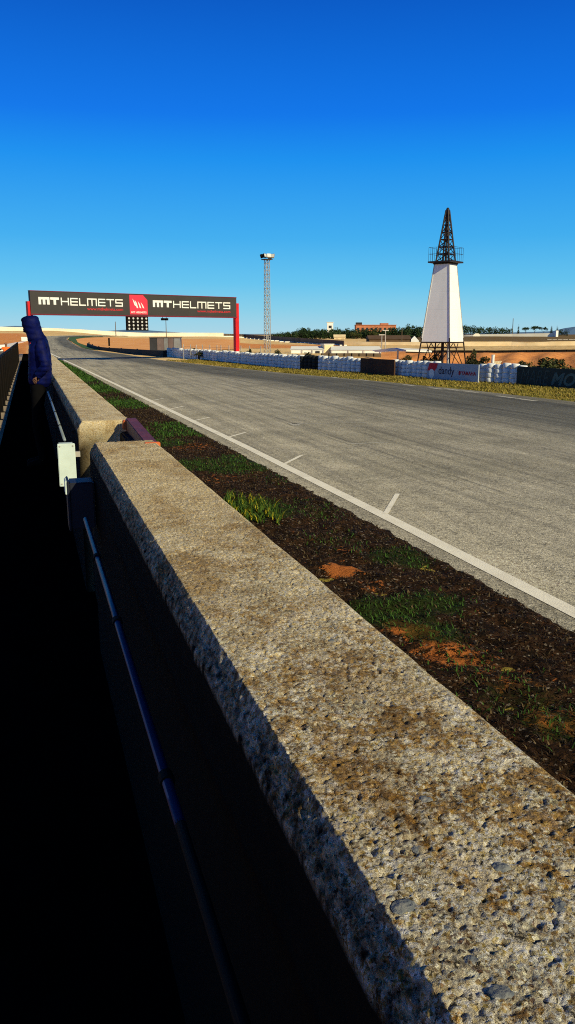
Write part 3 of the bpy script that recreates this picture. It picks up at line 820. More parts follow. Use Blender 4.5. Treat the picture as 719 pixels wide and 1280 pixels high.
# square logo alphabet: strokes in a 0..1 cell (x0, z0, x1, z1) before thickness
def logo_letters(mb, word, x0, x1, z0, z1, y, tx, tz, gap):
    widths = {'M': 1.25, 'T': 1.0, 'H': 1.0, 'E': .95, 'L': .85, 'S': 1.0}
    tot = sum(widths[c] for c in word)+gap*(len(word)-1); k = (x1-x0)/tot; x = x0; h = z1-z0
    def r(a, b, c, d): mb.box(((a+c)/2, y, (b+d)/2), (c-a, .006, d-b))
    for c in word:
        w = widths[c]*k; a, b = x, x+w; m = (z0+z1)/2
        if c == 'M':
            r(a, z1-tz, b, z1); r(a, z0, a+tx, z1-tz); r(b-tx, z0, b, z1-tz); r((a+b-tx)/2, z0, (a+b+tx)/2, z1-tz)
        elif c == 'T': r(a, z1-tz, b, z1); r((a+b-tx)/2, z0, (a+b+tx)/2, z1-tz)
        elif c == 'H': r(a, z0, a+tx, z1); r(b-tx, z0, b, z1); r(a+tx, m-tz/2, b-tx, m+tz/2)
        elif c == 'E': r(a, z0, a+tx, z1); r(a+tx, z1-tz, b, z1); r(a+tx, m-tz/2, b, m+tz/2); r(a+tx, z0, b, z0+tz)
        elif c == 'L': r(a, z0, a+tx, z1); r(a+tx, z0, b, z0+tz)
        elif c == 'S': r(a, z1-tz, b, z1); r(a, m-tz/2, b, m+tz/2); r(a, z0, b, z0+tz); r(a, m+tz/2, a+tx, z1-tz); r(b-tx, z0+tz, b, m-tz/2)
        x = b+gap*k

# ------------------------------------------------------------------ gantry over the track
GA, GB = at(38, 391, 59.0), at(294.5, 397, 65.0)
GAt, GBt = at(38, 364, 59.0), at(294.5, 372.4, 65.0)
zb, zt = (GA.z+GB.z)/2, (GAt.z+GBt.z)/2
dx, dy = GB.x-GA.x, GB.y-GA.y; GW = math.hypot(dx, dy); gang = math.atan2(dy, dx)
t = thing('start_gantry', 'start gantry spanning the track, charcoal banner on red posts', 'gantry', (GA.x, GA.y, 0), gang)
zl, zr = GA.z, GB.z; hl, hr = GAt.z-GA.z, GBt.z-GB.z
gh = (hl+hr)/2
mb = MB(); mb.box((GW/2, 0, zb+gh/2), (GW, .30, gh)); mb.build('banner', BANNER, t)
mb = MB(); mb.box((GW/2, 0, zb-.045), (GW+.02, .36, .09)); mb.box((GW/2, 0, zb+gh+.03), (GW+.02, .34, .05)); mb.build('trim', MAROON, t)
def gx(u):
    d = ray(u, 382); # intersect with the banner plane
    den = d[0]*dy-d[1]*dx; tt = (GA.x*dy-GA.y*dx)/den
    return ((d[0]*tt-GA.x)*dx+(d[1]*tt-GA.y)*dy)/GW
def gz(f): return zb+gh*f
yf = -.156
for um, uh, ue, w0, w1 in ((47.5, 73.2, 0, 75.3, 152.5), (190, 213.5, 0, 215.3, 286.5)):
    mb = MB(); logo_letters(mb, 'MT', gx(um), gx(uh), gz(.42), gz(.75), yf, .185, .16, .10)
    logo_letters(mb, 'HELMETS', gx(w0), gx(w1), gz(.40), gz(.75), yf, .085, .085, .16); mb.build('lettering', WHITEP, t)
    mb = MB(); fit_text(mb, 'www.mthelmets.com', gx(w0+.42*(w1-w0)), gx(w1), gz(.20), gz(.335), yf, .012); mb.build('web_address', REDTXT, t, fix=False)
a, b = gx(161), gx(183.3)
mb = MB(); ch = .35
mb.prism([(a, gz(.04)), (b, gz(.04)), (b, gz(.98)-ch), (b-ch, gz(.98)), (a, gz(.98))], yf-.004, yf+.004); lp = mb.build('logo_panel', PINK, t)
mb = MB(); w = b-a
for k in range(3):
    x = a+w*(.30+.17*k)
    mb.prism([(x-.02*w, gz(.74-.05*k)), (x+.09*w, gz(.60-.05*k)), (x+.17*w, gz(.34)), (x+.08*w, gz(.36))], yf-.010, yf-.006)
mb.prism([(a+w*.16, gz(.80)), (a+w*.30, gz(.62)), (a+w*.36, gz(.42)), (a+w*.26, gz(.50))], yf-.010, yf-.006)
fit_text(mb, 'MT HELMETS', a+w*.08, b-w*.08, gz(.10), gz(.19), yf-.012, .02); mb.build('emblem', WHITEP, lp)
for x, top in ((.0, zb+gh*.55), (GW+.14, zb+gh*.72)):
    zf = T(GA.x+dx*x/GW, GA.y+dy*x/GW)-.02
    mb = MB(); mb.box((x, .12, (zf+top)/2), (.34, .34, top-zf)); mb.build('post', REDM, t)
# start lights below the banner
sx0, sx1 = gx(157), gx(184); sw = sx1-sx0; sh = 16.3/391*0+1.02
ql = thing('start_lights', 'black start light board with rows of pale lamps under the gantry', 'traffic light', (GA.x+dx*(sx0+sx1)/2/GW, GA.y+dy*(sx0+sx1)/2/GW, zb-.09), gang)
mb = MB(); mb.box((0, 0, -sh/2), (sw, .16, sh)); mb.build('board', BLACKM, ql)
for i in range(5):
    for j in range(4):
        c = (-sw/2+sw*(i+.5)/5, -.085, -sh*(j+.55)/4.1)
        mb = MB(); mb.tube((c[0], -.13, c[2]), (c[0], -.078, c[2]), .075, n=12); mb.build('lamp', LAMPG, ql, smooth=False)
for u, lab in ((202.8, 'small black camera hanging under the gantry, left of its neighbour'), (207.4, 'small black camera hanging under the gantry, right of its neighbour')):
    x = gx(u); ob = thing('camera', lab, 'camera', (GA.x+dx*x/GW, GA.y+dy*x/GW, zb-.09), gang, 'cameras under the gantry')
    mb = MB(); mb.tube((0, 0, 0), (0, 0, -.10), .02); mb.build('bracket', BLACKM, ob)
    mb = MB(); mb.box((0, -.03, -.17), (.17, .30, .17)); mb.tube((0, -.18, -.17), (0, -.22, -.17), .06); mb.build('case', BLACKM, ob, bevel=.01)

# ------------------------------------------------------------------ barrier of tyre stacks and banners
BASE = [(645, 480.2), (620, 479), (598, 477.8), (560, 475), (540, 473.4), (493, 470), (450, 466), (395, 463), (368, 461.5), (340, 459.5), (295, 455), (250, 450), (205, 446)]
BP = [gp(u, v) for u, v in BASE]
def tyre_stack(mat, name='tyre_stack', cat='tyre stack', label='', group=''):
    t = thing(name, label, cat, (0, 0, 0), 0, group)
    for k in range(4):
        z = k*.185; mb = MB()
        mb.lathe([(.11, z+.010), (.15, z+.001), (.205, z+.008), (.222, z+.035), (.226, z+.092), (.222, z+.150), (.205, z+.176), (.15, z+.184), (.11, z+.174), (.105, z+.09), (.11, z+.010)], 18)
        mb.build('tyre', mat, t, smooth=True)
    return t
WL, WG = 'whitewashed stack of four tyres standing in the trackside barrier', 'white tyre stacks along the track'
ws = tyre_stack(TYREW, label=WL, group=WG); bs = tyre_stack(TYREB, label='unpainted black stack of four tyres in the trackside barrier', group='black tyre stacks along the track')
used = {id(ws): False, id(bs): False}
def run(u0, u1, src, hk=1.06, step=.36):
    # walk along the barrier course between two columns
    def colu(p): 
        d = Vector((p.x, p.y, -H)); w_ = d.x*FW[0]+d.y*FW[1]+d.z*FW[2]; return 359.5+F_*(d.x*RT[0]+d.y*RT[1])/w_
    pts = resample(BP, 120); acc = step
    for a, b in zip(pts, pts[1:]):
        acc += (b-a).length
        if acc >= step and u0 <= colu(b) <= u1:
            acc = 0
            loc = (b.x+random.uniform(-.05, .05)+.27, b.y+random.uniform(-.04, .04), T(b.x, b.y))
            sca = (random.uniform(.74, .82),)*2+(hk*random.uniform(.92, 1.06),)
            if not used[id(src)]:
                o = src; used[id(src)] = True; o.location = loc; o.rotation_euler.z = random.uniform(0, 6.28); o.scale = sca
            else: o = dup(src, loc, random.uniform(0, 6.28), sca)
            o.rotation_euler.x = random.uniform(-.05, .05); o.rotation_euler.y = random.uniform(-.05, .05)
run(207, 371, ws); run(371, 394, bs); run(395, 450, ws); run(488, 538, ws); run(592, 646, ws)
def board(name, label, cat, a, b, hpx, mat, thick=.05, off=.0):
    """a flat board between base pixels a and b, its face toward the track"""
    p, q = gp(*a), gp(*b); d = q-p; w = d.length; ang = math.atan2(d.y, d.x)
    o = thing(name, label, cat, (p.x, p.y, T(p.x, p.y)), ang)
    h = zpx(p.x, p.y, hpx)-T(p.x, p.y)
    mb = MB(); mb.box((w/2, 0, h/2+.01), (w, thick, h-.02)); mb.build('panel', mat, o)
    for x in (.08, w/2, w-.08):
        mb = MB(); mb.bar((x, thick/2+.03, 0), (x, thick/2+.03, h-.05), .05); mb.build('stake', BARK, o)
    return o, w, h
o, w, h = board('barrier_board', 'brown board standing in the barrier between white tyre stacks', 'board', (451, 466.6), (493, 470.4), 447.5, BRPANEL)
o, w, h = board('sponsor_banner', 'pale banner reading dandy and YAMAHA in front of the white tower', 'banner', (534, 474.0), (598, 478.6), 453.0, DANDY)
mb = MB(); fit_text(mb, 'dandy', w*.24, w*.55, h*.22, h*.80, -.030, .01); mb.build('lettering', DPURPLE, o, fix=False)
mb = MB(); fit_text(mb, 'YAMAHA', w*.68, w*.96, h*.38, h*.60, -.030, .035); mb.build('lettering', YRED, o, fix=False)
mb = MB()
n = 20; mb.add([(w*.655+w*.022*math.cos(k*2*math.pi/n), -.030, h*.49+.095*math.sin(k*2*math.pi/n)) for k in range(n)], [tuple(range(n))])
mb.build('round_emblem', YRED, o, fix=False)
mb = MB(); mb.add([(0.02, -.029, h*.52), (w*.05, -.029, h*.97), (w*.22, -.029, h*.97), (w*.20, -.029, h*.70), (w*.14, -.029, h*.45), (w*.08, -.029, h*.55)], [(0, 1, 2, 3, 4, 5)])
e = mb.build('red_swoosh', REDTXT, o, fix=False)
mb = MB(); mb.add([(w*(.10+.055*math.cos(k*2*math.pi/n)), -.033, h*.36+h*.27*math.sin(k*2*math.pi/n)) for k in range(n)], [tuple(range(n))]); mb.build('pale_disc', WHITEP, e, fix=False)
o, w, h = board('sponsor_banner', 'dark green banner reading MAREMOTO at the right end of the barrier', 'banner', (646, 480.6), (757, 489.5), 458.0, DARKGREEN)
mb = MB(); fit_text(mb, 'MARE', w*.05, w*.40, h*.10, h*.88, -.030, -.005, .3); mb.build('lettering', GREENLINE, o, fix=False)
mb = MB(); fit_text(mb, 'MOTO', w*.42, w*.93, h*.12, h*.80, -.030, .03, .3); mb.build('lettering', GREENTXT, o, fix=False)
t = thing('dark_barrier', 'low dark guard rail curving along the edge of the gravel', 'guard rail')
P = [gnd(u, v) for u, v in ((110, 432.5), (114, 435), (122, 437.3), (135, 438.6), (150, 440.5), (170, 443), (206, 446.2))]
mb = MB(); mb.wallstrip([(p.x, p.y, p.z, zpx(p.x, p.y, v)) for p, v in zip(P, (429, 431, 433.4, 434.6, 435.4, 436.6, 438.6))], .25); mb.build('rail', TYREB, t)
for p, v in zip(resample(P, 2)[::2], (427.5, 430, 432.5, 434, 435, 436, 438)):
    mb = MB(); mb.bar((p.x+.2, p.y+.3, p.z-.1), (p.x+.2, p.y+.3, zpx(p.x, p.y, v)), .14); mb.build('post', BLACKM, t)
x, y = pd(136, 118)
t = thing('marker_board', 'narrow dark board standing upright in the orange gravel', 'marker board', (x, y, T(x, y)))
mb = MB(); mb.box((0, 0, .62), (.24, .10, 1.15)); mb.build('board', BLACKM, t); mb = MB(); mb.bar((0, .08, -.1), (0, .08, 1.0), .06); mb.build('post', BLACKM, t)

# ------------------------------------------------------------------ container and fence behind the barrier
x, y = pd(207, 78); x0, y0 = pd(188, 78); x1, y1 = pd(225.5, 78); cw = math.hypot(x1-x0, y1-y0)
t = thing('container', 'grey panelled container behind the tyre barrier at the bend', 'container', (x, y, T(x, y)), math.atan2(y1-y0, x1-x0))
ch = zpx(x, y, 421.8)-T(x, y)
segs = [(0, .25, CONTD), (.25, .48, CONTB), (.48, .62, CONTM), (.62, .80, CONTB), (.80, 1, CONTM)]
for a, b, m in segs:
    mb = MB(); mb.box((cw*((a+b)/2-.5), 0, ch*.5), (cw*(b-a)-.03, 1.6, ch-.06)); q = mb.build('wall_panel', m, t)
mb = MB(); mb.box((0, 0, ch*.16), (cw+.01, 1.65, ch*.3)); mb.build('plinth', CONTD, t)
mb = MB(); mb.box((0, 0, ch-.015), (cw+.06, 1.7, .05)); mb.build('roof', CONTD, t)
t = thing('wire_fence', 'low wire fence on thin pale posts behind the tyre barrier', 'fence')
prev = None
for k, u in enumerate((229, 238, 245, 253, 262, 271, 276, 286, 301, 312, 326)):
    x, y = pd(u, 66-.10*(u-229)); zt_ = zpx(x, y, 430.5+.02*(u-229)); mb = MB(); mb.tube((x, y, T(x, y)-.2), (x, y, zt_), .035, n=6); mb.build('post', GALV, t)
    if prev:
        mb = MB()
        for f in (.35, .6, .85): mb.tube((prev[0], prev[1], prev[2]*f), (x, y, zt_*f), .006, n=4)
        mb.build('wires', GALV, t)
    prev = (x, y, zt_)

# ------------------------------------------------------------------ light mast
x, y = pd(334.3, 69)
t = thing('light_mast', 'tall lattice floodlight mast behind the white tyre barrier', 'floodlight mast', (x, y, T(x, y)), R(12))
hm = zpx(x, y, 325)-T(x, y)
def lattice(mb, w0, w1, z0, z1, n, r, rb):
    for a, b in ((-1, -1), (1, -1), (1, 1), (-1, 1)): mb.tube((a*w0, b*w0, z0), (a*w1, b*w1, z1), r, n=6)
    for k in range(n):
        f0, f1 = k/n, (k+1)/n; wa, wb = w0+(w1-w0)*f0, w0+(w1-w0)*f1; za, zc = z0+(z1-z0)*f0, z0+(z1-z0)*f1
        for i in range(4):
            c = ((-1, -1), (1, -1), (1, 1), (-1, 1)); p, q = c[i], c[(i+1) % 4]
            if k % 2: p, q = q, p
            mb.tube((p[0]*wa, p[1]*wa, za), (q[0]*wb, q[1]*wb, zc), rb, n=4)
            mb.tube((p[0]*wb, p[1]*wb, zc), (q[0]*wb, q[1]*wb, zc), rb, n=4)
mb = MB(); lattice(mb, .21, .16, 0, hm, 28, .026, .014); mb.build('lattice', GALV, t)
mb = MB(); mb.box((0, 0, hm+.04), (.7, .7, .06)); mb.build('head_platform', DARKSTEEL, t)
for k, (a, b, ang) in enumerate(((-.38, -.3, 20), (-.05, -.38, -10), (.35, -.25, -35), (.42, .25, -60), (-.38, .25, 60))):
    rot = Matrix.Rotation(R(ang), 3, 'Z') @ Matrix.Rotation(R(-18), 3, 'X')
    mb = MB(); mb.box((a, b, hm+.30), (.34, .20, .30), rot); fl = mb.build('floodlight', GALV if k in (1, 2) else BLACKM, t, bevel=.02)
    mb = MB(); c = Vector((a, b, hm+.30))+rot @ Vector((0, -.105, 0)); mb.box(c, (.28, .02, .24), rot); mb.build('lens', LAMPG, fl)
mb = MB(); mb.box((.62, .1, hm+.42), (.05, .3, .22), Matrix.Rotation(R(30), 3, 'Z')); mb.bar((.2, 0, hm+.1), (.62, .1, hm+.34), .03); mb.build('antenna', GALV, t)

# ------------------------------------------------------------------ white tower
tx, ty = pd(553.5, 59)
vdir = Vector((tx, ty, 0)).normalized(); rdir = Vector((vdir.y, -vdir.x, 0)); phi = R(27)
# local x runs along the right face (away from the near edge), local y along the left face
ex = (rdir*math.sin(phi)+vdir*math.cos(phi)); ang = math.atan2(ex.y, ex.x)
tz = T(tx, ty)
t = thing('white_tower', 'white clad tapering tower with a black lattice spire and railed platform', 'tower', (tx, ty, tz), ang)
zc0, zc1, zap = zpx(tx, ty, 427)-tz, zpx(tx, ty, 330.5)-tz, zpx(tx, ty, 260)-tz
S0, S1 = 37.2*.0590/2*1.02, 19.0*.0590/2*1.02
def sq(w): return [(-w, -w), (w, -w), (w, w), (-w, w)]
def face(mb, i, w0, w1, z0, z1, th=.05):
    a, b = sq(w0)[i], sq(w0)[(i+1) % 4]; c, d = sq(w1)[(i+1) % 4], sq(w1)[i]
    n = [(0, -1), (1, 0), (0, 1), (-1, 0)][i]
    o = [(p[0], p[1], z) for p, z in ((a, z0), (b, z0), (c, z1), (d, z1))]
    inn = [(p[0]-n[0]*th, p[1]-n[1]*th, p[2]) for p in o]
    mb.add(o+inn, [(0, 1, 2, 3), (7, 6, 5, 4), (0, 4, 5, 1), (1, 5, 6, 2), (2, 6, 7, 3), (3, 7, 4, 0)])
for i in range(4):
    mb = MB(); face(mb, i, S0-.012*(i % 2), S1-.012*(i % 2), zc0, zc1); mb.build('cladding_panel', CLAD, t)
mb = MB()
for a, b in sq(1): mb.bar((a*(S0+.004), b*(S0+.004), zc0), (a*(S1+.004), b*(S1+.004), zc1), .045)
mb.build('corner_trim', GALV, t)
k = (S0-S1)/(zc1-zc0); Sg = S0+k*(zc0+.1)
mb = MB()
for a, b in sq(1): mb.bar((a*Sg*1.02, b*Sg*1.02, -.3), (a*S0*.97, b*S0*.97, zc0+.25), .07)
mb.build('legs', RUSTDARK, t)
mb = MB()
for i in range(4):
    p, q = sq(1)[i], sq(1)[(i+1) % 4]; f = .96
    mb.bar((p[0]*Sg*f, p[1]*Sg*f, .0), ((p[0]*.35+q[0]*.65)*S0*f, (p[1]*.35+q[1]*.65)*S0*f, zc0-.12), .045)
    mb.bar((q[0]*Sg*f, q[1]*Sg*f, .0), ((p[0]*.65+q[0]*.35)*S0*f, (p[1]*.65+q[1]*.35)*S0*f, zc0-.12), .045)
    mb.bar((p[0]*S0*.99, p[1]*S0*.99, zc0-.06), (q[0]*S0*.99, q[1]*S0*.99, zc0-.06), .07)
    mb.bar((p[0]*S0*.97, p[1]*S0*.97, zc0-.42), (q[0]*S0*.97, q[1]*S0*.97, zc0-.42), .045)
mb.build('braces', RUSTDARK, t)
mb = MB(); mb.bar((.25, .1, -.3), (.25, .1, zc0+.3), .20, .14); mb.build('inner_column', RUSTDARK, t)
mb = MB(); mb.tube((-.1, -.55, -.3), (-.1, -.55, zc0+.2), .10, n=12); mb.build('drain_pipe', GALV, t)
PW = .92
mb = MB(); mb.box((0, 0, zc1+.14), (PW*2, PW*2, .10)); mb.box((0, 0, zc1+.03), (S1*2+.15, S1*2+.15, .08)); mb.build('platform', DARKSTEEL, t)
mb = MB()
for i in range(4):
    p, q = Vector((*sq(PW-.03)[i], 0)), Vector((*sq(PW-.03)[(i+1) % 4], 0))
    for j in range(6):
        c = p.lerp(q, j/6); mb.tube((c.x, c.y, zc1+.2), (c.x, c.y, zc1+1.12), .010, n=5)
    for zz in (1.12, .68): mb.tube((p.x, p.y, zc1+zz), (q.x, q.y, zc1+zz), .010, n=5)
mb.build('railing', DARKSTEEL, t)
mb = MB(); lattice(mb, .50, .085, zc1+.2, zap-.15, 7, .06, .034); mb.build('spire', DARKSTEEL, t)
mb = MB(); mb.tube((0, 0, zc1+.2), (0, 0, zap-.1), .085, .06, n=10); mb.bar((.1, -.12, zc1+.2), (.03, -.04, zap-.4), .05); mb.build('ladder_column', DARKSTEEL, t)
mb = MB(); mb.lathe([(.001, .26), (.08, .22), (.13, .10), (.14, -.1), (.10, -.22), (.001, -.24)], 14, (0, 0, zap-.22)); mb.build('cap', DARKSTEEL, t, smooth=True)

# ------------------------------------------------------------------ far walls, fences, awnings, buildings
t = thing('boundary_wall', 'long pale wall along the outside of the far bend', 'wall')
pts = [wp(u, 262, a, None, None) for u, a in ((-80, 406.5), (-20, 408), (0, 408.3), (60, 409.9), (100, 411.6), (130, 413.6), (160, 415.2), (180, 416.0), (230, 415.8), (279.5, 416))]
pts = [(p[0], p[1], T(p[0], p[1])-.5, p[3]) for p in pts]
mb = MB(); mb.wallstrip(pts, .5); mb.build('wall', WWALL, t)
t = thing('boundary_wall', 'low white wall on the far left edge of the pit lane', 'wall')
pts = [wp(-30, 96, 432.5), wp(4, 100, 430.8), wp(20, 122, 428), wp(34, 140, 426)]
mb = MB(); mb.wallstrip(pts, .3); mb.build('wall', WHITEP, t)
mb = MB(); x, y, a_, b_ = wp(30.5, 138, 421.2); mb.box((x, y, (a_+b_)/2), (1.05, .9, b_-a_)); mb.build('end_pier', WHITEP, t)
def long_fence(label, pts, mat, n_posts, solid=.55, name='mesh_fence'):
    t = thing(name, label, 'fence'); mb = MB(); mb.wallstrip(pts, .06); mb.build('mesh_panel', mat, t)
    P = resample([Vector(p) for p in pts], 4); 
    V4 = [[a+(b-a)*k/8 for a, b in zip(p, q) for k in ()] for p, q in zip(pts, pts[1:])]
    tot = []
    for p, q in zip(pts, pts[1:]):
        m = max(2, n_posts//(len(pts)-1))
        for k in range(m): tot.append([p[i]+(q[i]-p[i])*k/m for i in range(4)])
    for p in tot:
        mb = MB(); mb.bar((p[0], p[1]-.06, p[2]), (p[0], p[1]-.06, p[3]+(p[3]-p[2])*.02), .06); mb.build('post', BLACKM, t)
MESHM = simple('dark_mesh', (.17, .125, .08), (.10, .075, .05), .4, .9)
def wg(u, vt, vb):
    p = gnd(u, vb); return (p.x, p.y, p.z-.05, zpx(p.x, p.y, vt))
fp = [wg(279, 417.0, 420.9), wg(305, 418.0, 422.4), wg(336, 419.8, 425), wg(372, 422.2, 428.6), wg(402, 424.2, 430.6), wg(430, 425.8, 432.2)]
long_fence('long dark mesh fence crossing the far field below the pines', fp, MESHM, 60)
t = thing('block_barrier', 'line of low white blocks along the foot of the far mesh fence', 'barrier')
for a, b in zip(fp, fp[1:]):
    for k in range(6):
        c = [a[i]+(b[i]-a[i])*(k+.4)/6 for i in range(4)]; zz = T(c[0], c[1]-4); w_ = math.hypot(b[0]-a[0], b[1]-a[1])/6*.7
        sc_ = depth(c[0], c[1])*.0011
        mb = MB(); mb.box((c[0]-.3, c[1]-1.5, T(c[0]-.3, c[1]-1.5)+sc_*.5), (w_*.5, .5, sc_)); mb.build('block', WHITEP, t)
t = thing('cream_wall', 'cream field wall running below the tower to the right', 'wall')
mb = MB(); pts = [wp(424, 150, 427.2, 433), wp(480, 146, 427.4, 433.5), wp(560, 142, 427.4, 433.2), wp(640, 140, 427.0, 432.6), wp(660, 139, 428.6, 432.2), wp(690, 138, 426.8, 432), wp(760, 136, 426, 431.6)]
mb.wallstrip(pts, .4); mb.build('wall', CREAM, t)
t = thing('upper_wall', 'white wall along the crest under the round trees at the right', 'wall')
mb = MB(); mb.wallstrip([wp(578, 292, 419.6, 422), wp(592, 290, 418.6, 422), wp(594, 290, 416.8, 422), wp(598, 290, 416.8, 422), wp(600, 290, 418, 422), wp(640, 286, 417.3, 421.5), wp(694, 280, 416.3, 420.8)], .5)
mb.build('wall', WWALL, t)
x, y, a_, b_ = wp(695.5, 279, 413.2); mb = MB(); mb.box((x, y, (a_+b_)/2), (.9, .9, b_-a_)); mb.build('gate_pier', WHITEP, t)
long_fence('low black fence along the top of the orange bank', [wp(u, 89, v, v+3.0) for u, v in ((508, 438.2), (560, 437.8), (620, 438.0), (680, 437.2), (770, 436.4))], BLACKM, 24, name='bank_fence')
long_fence('thin tall wire fence on the right behind the bank', [wp(u, 120, 424, 424.6) for u in (684, 697, 711, 730)], GALV, 6, name='tall_fence')
long_fence('low dark fence in front of the white canvas roofs', [wp(402, 73, 441.6, 447.5), wp(440, 73, 441.4, 447.5), wp(477, 73, 441.6, 447.8)], MESHM, 8, name='paddock_fence')
def canopy(label, u0, u1, D, vt, vb, post=True, dep=3.0):
    x0, y0 = pd(u0, D); x1, y1 = pd(u1, D); w = math.hypot(x1-x0, y1-y0); zt_, z0 = zpx(x0, y0, vt), zpx(x0, y0, vb)
    t = thing('canvas_shelter', label, 'shelter', (x0, y0, T(x0, y0)), math.atan2(y1-y0, x1-x0)); b = T(x0, y0); zt_ -= b; z0 -= b
    mb = MB(); mb.add([(0, 0, z0), (w, 0, z0), (w, dep, z0), (0, dep, z0), (.1, dep*.5, zt_), (w-.1, dep*.5, zt_)], [(0, 1, 5, 4), (2, 3, 4, 5), (0, 4, 3), (1, 2, 5)]); mb.build('roof', TENTM, t)
    mb = MB(); mb.box((w/2, dep/2, (z0-.02)/2), (w-.1, dep-.2, max(.05, z0-.02))); mb.build('side_wall', TENTM, t)
    for f in (0.02, .35, .65, .98):
        mb = MB(); mb.bar((w*f, -.03, -.2), (w*f, -.03, z0), .06); mb.build('post', GALV, t)
    return t, w, z0, zt_
c1, w1, h1, _ = canopy('long white canvas shelter behind the barrier, left of the cream block', 363, 406, 85, 433, 437.0)
mb = MB(); mb.box((w1*.80, .06, h1*.25), (w1*.12, .1, h1*.75)); mb.build('doorway', GLASSD, c1)
canopy('longest white canvas shelter, right of the cream block', 414, 478, 84, 433.0, 437.4)
t = thing('cream_hut', 'small cream block hut between two white canvas shelters', 'hut')
x, y, a_, b_ = wp(409, 86, 430.5); t.location = (x, y, a_)
mb = MB(); mb.box((0, 0, (b_-a_)/2), (1.0, 1.2, b_-a_)); mb.build('wall', CREAM, t); mb = MB(); mb.box((0, 0, b_-a_+.03), (1.15, 1.35, .07)); mb.build('roof', WHITEP, t)
# sloping white awning on a post
x, y = pd(498, 62); x0, y0 = pd(470, 70)
t = thing('awning', 'sloping white awning strip on a single pale post beside the brown board', 'awning', (x, y, T(x, y)))
zq = zpx(x, y, 437)-T(x, y); z2 = zpx(x0, y0, 440)-T(x, y); x3, y3 = pd(541, 66); z3 = zpx(x3, y3, 438.6)-T(x, y)
mb = MB(); q0 = Vector((x0-x, y0-y, z2)); q1 = Vector((0, 0, zq)); q2 = Vector((x3-x, y3-y, z3)); o_ = Vector((.2, 1.2, .12))
mb.add([q0, q1, q1+o_, q0+o_, q2, q2+o_], [(0, 1, 2, 3), (1, 4, 5, 2)]); s_ = mb.build('canvas', TENTM, t); so = s_.modifiers.new('thick', 'SOLIDIFY'); so.thickness = .12
mb = MB(); mb.bar((0, 0, -.2), (0, 0, zq), .11); mb.build('post', CREAM, t)
x, y = pd(618, 46)
t = thing('marker_post', 'stubby white marker post above the tyres right of the tower', 'post', (x, y, T(x, y)))
zq = zpx(x, y, 444.5)-T(x, y); mb = MB(); mb.tube((0, 0, -.1), (0, 0, zq), .085, n=14); mb.build('shaft', WHITEP, t); mb = MB(); mb.tube((0, 0, zq), (0, 0, zq+.05), .1, n=14); mb.build('cap', WHITEP, t)
# lamp posts in the middle distance
for u, vt, D, lab in ((477.5, 418.5, 92, 'shorter of two pale lamp posts left of the tower'), (482, 413, 92, 'taller pale lamp post with a cross arm left of the tower'), (502.5, 410, 190, 'thin distant pole just left of the white tower'), (640.5, 398, 330, 'thin aerial mast rising over the round trees'), (208, 400, 240, 'thin pole on the far wall under the gantry cameras'), (145, 402, 250, 'thin pole on the far wall under the left half of the banner')):
    x, y = pd(u, D); zq = zpx(x, y, vt)-T(x, y); t = thing('lamp_post', lab, 'pole', (x, y, T(x, y)), 0, 'distant poles')
    mb = MB(); mb.tube((0, 0, -.2), (0, 0, zq), .00045*D+.02, .0003*D+.015, n=8); mb.build('pole', GALV if D < 150 else MESHM, t)
    if D < 150:
        mb = MB(); mb.bar((-.004*D, 0, zq), (.004*D, 0, zq), .0009*D+.02); mb.build('cross_arm', GALV, t)
# buildings
def block(name, label, u0, u1, D, vt, vb, mat, dep, cat='building', win=0, roof=None, rmat=None, nrow=1):
    x0, y0 = pd(u0, D); x1, y1 = pd(u1, D); w = math.hypot(x1-x0, y1-y0); base = min(T(x0, y0), zpx(x0, y0, vb)); zt_ = zpx(x0, y0, vt)-base
    t = thing(name, label, cat, (x0, y0, base-.3), math.atan2(y1-y0, x1-x0)); zt_ += .3
    mb = MB(); mb.box((w/2, dep/2, zt_/2), (w, dep, zt_)); wl = mb.build('wall', mat, t)
    for r in range(nrow):
        for k in range(win):
            ww = w/win*.5; hh = min(1.3, zt_*.35/nrow); zz = zt_*(.80-.4*r)
            mb = MB(); mb.box((w*(k+.5)/win, -.02, zz-hh/2), (ww, .08, hh)); mb.build('window', GLASSD, t)
    if roof == 'flat':
        mb = MB(); mb.box((w/2, dep/2, zt_+.1), (w+.6, dep+.6, .25)); mb.build('roof', rmat or mat, t)
    elif roof == 'gable':
        mb = MB(); mb.add([(-.2, -.2, zt_), (w+.2, -.2, zt_), (w+.2, dep+.2, zt_), (-.2, dep+.2, zt_), (-.2, dep/2, zt_+roof_h), (w+.2, dep/2, zt_+roof_h)], [(0, 1, 5, 4), (2, 3, 4, 5), (0, 4, 3), (1, 2, 5), (3, 2, 1, 0)]); mb.build('roof', rmat or mat, t)
    return t, w, zt_
t, w, h = block('brick_building', 'long red brick building on the ridge above the pines', 445, 495, 430, 406.4, 419, BRICKM, 9, win=9, roof='flat', rmat=BRICKM)
mb = MB(); mb.box((w*.08, 3, h+.7), (w*.14, 5, 1.4)); mb.build('roof_tower', RUSTDARK, t); mb = MB(); mb.box((w*.72, 4, h+.6), (w*.2, 4, .9)); mb.build('roof_block', BRICKM, t)
t, w, h = block('water_tower', 'small white block tower above the pines, left of the brick building', 409, 416.5, 420, 403, 419, WHITEP, 3, cat='water tower', win=1, roof='flat', rmat=WHITEP)
block('flat_roofed_shed', 'low flat roofed shed with a dark front, right of the light mast', 338, 362, 400, 419.2, 424, RUSTDARK, 6, win=4, roof='flat', rmat=CREAM)
block('white_house', 'small white house among the pines left of the shed wall', 362, 372, 380, 417.8, 423, CREAM, 5, win=2, roof='flat', rmat=BRICKM)
roof_h = 1.1
block('cream_house', 'cream house half hidden among the pines under the water tower', 418, 432, 300, 422.0, 428, CREAM, 5, win=2, roof='gable', rmat=CREAM)
roof_h = .9
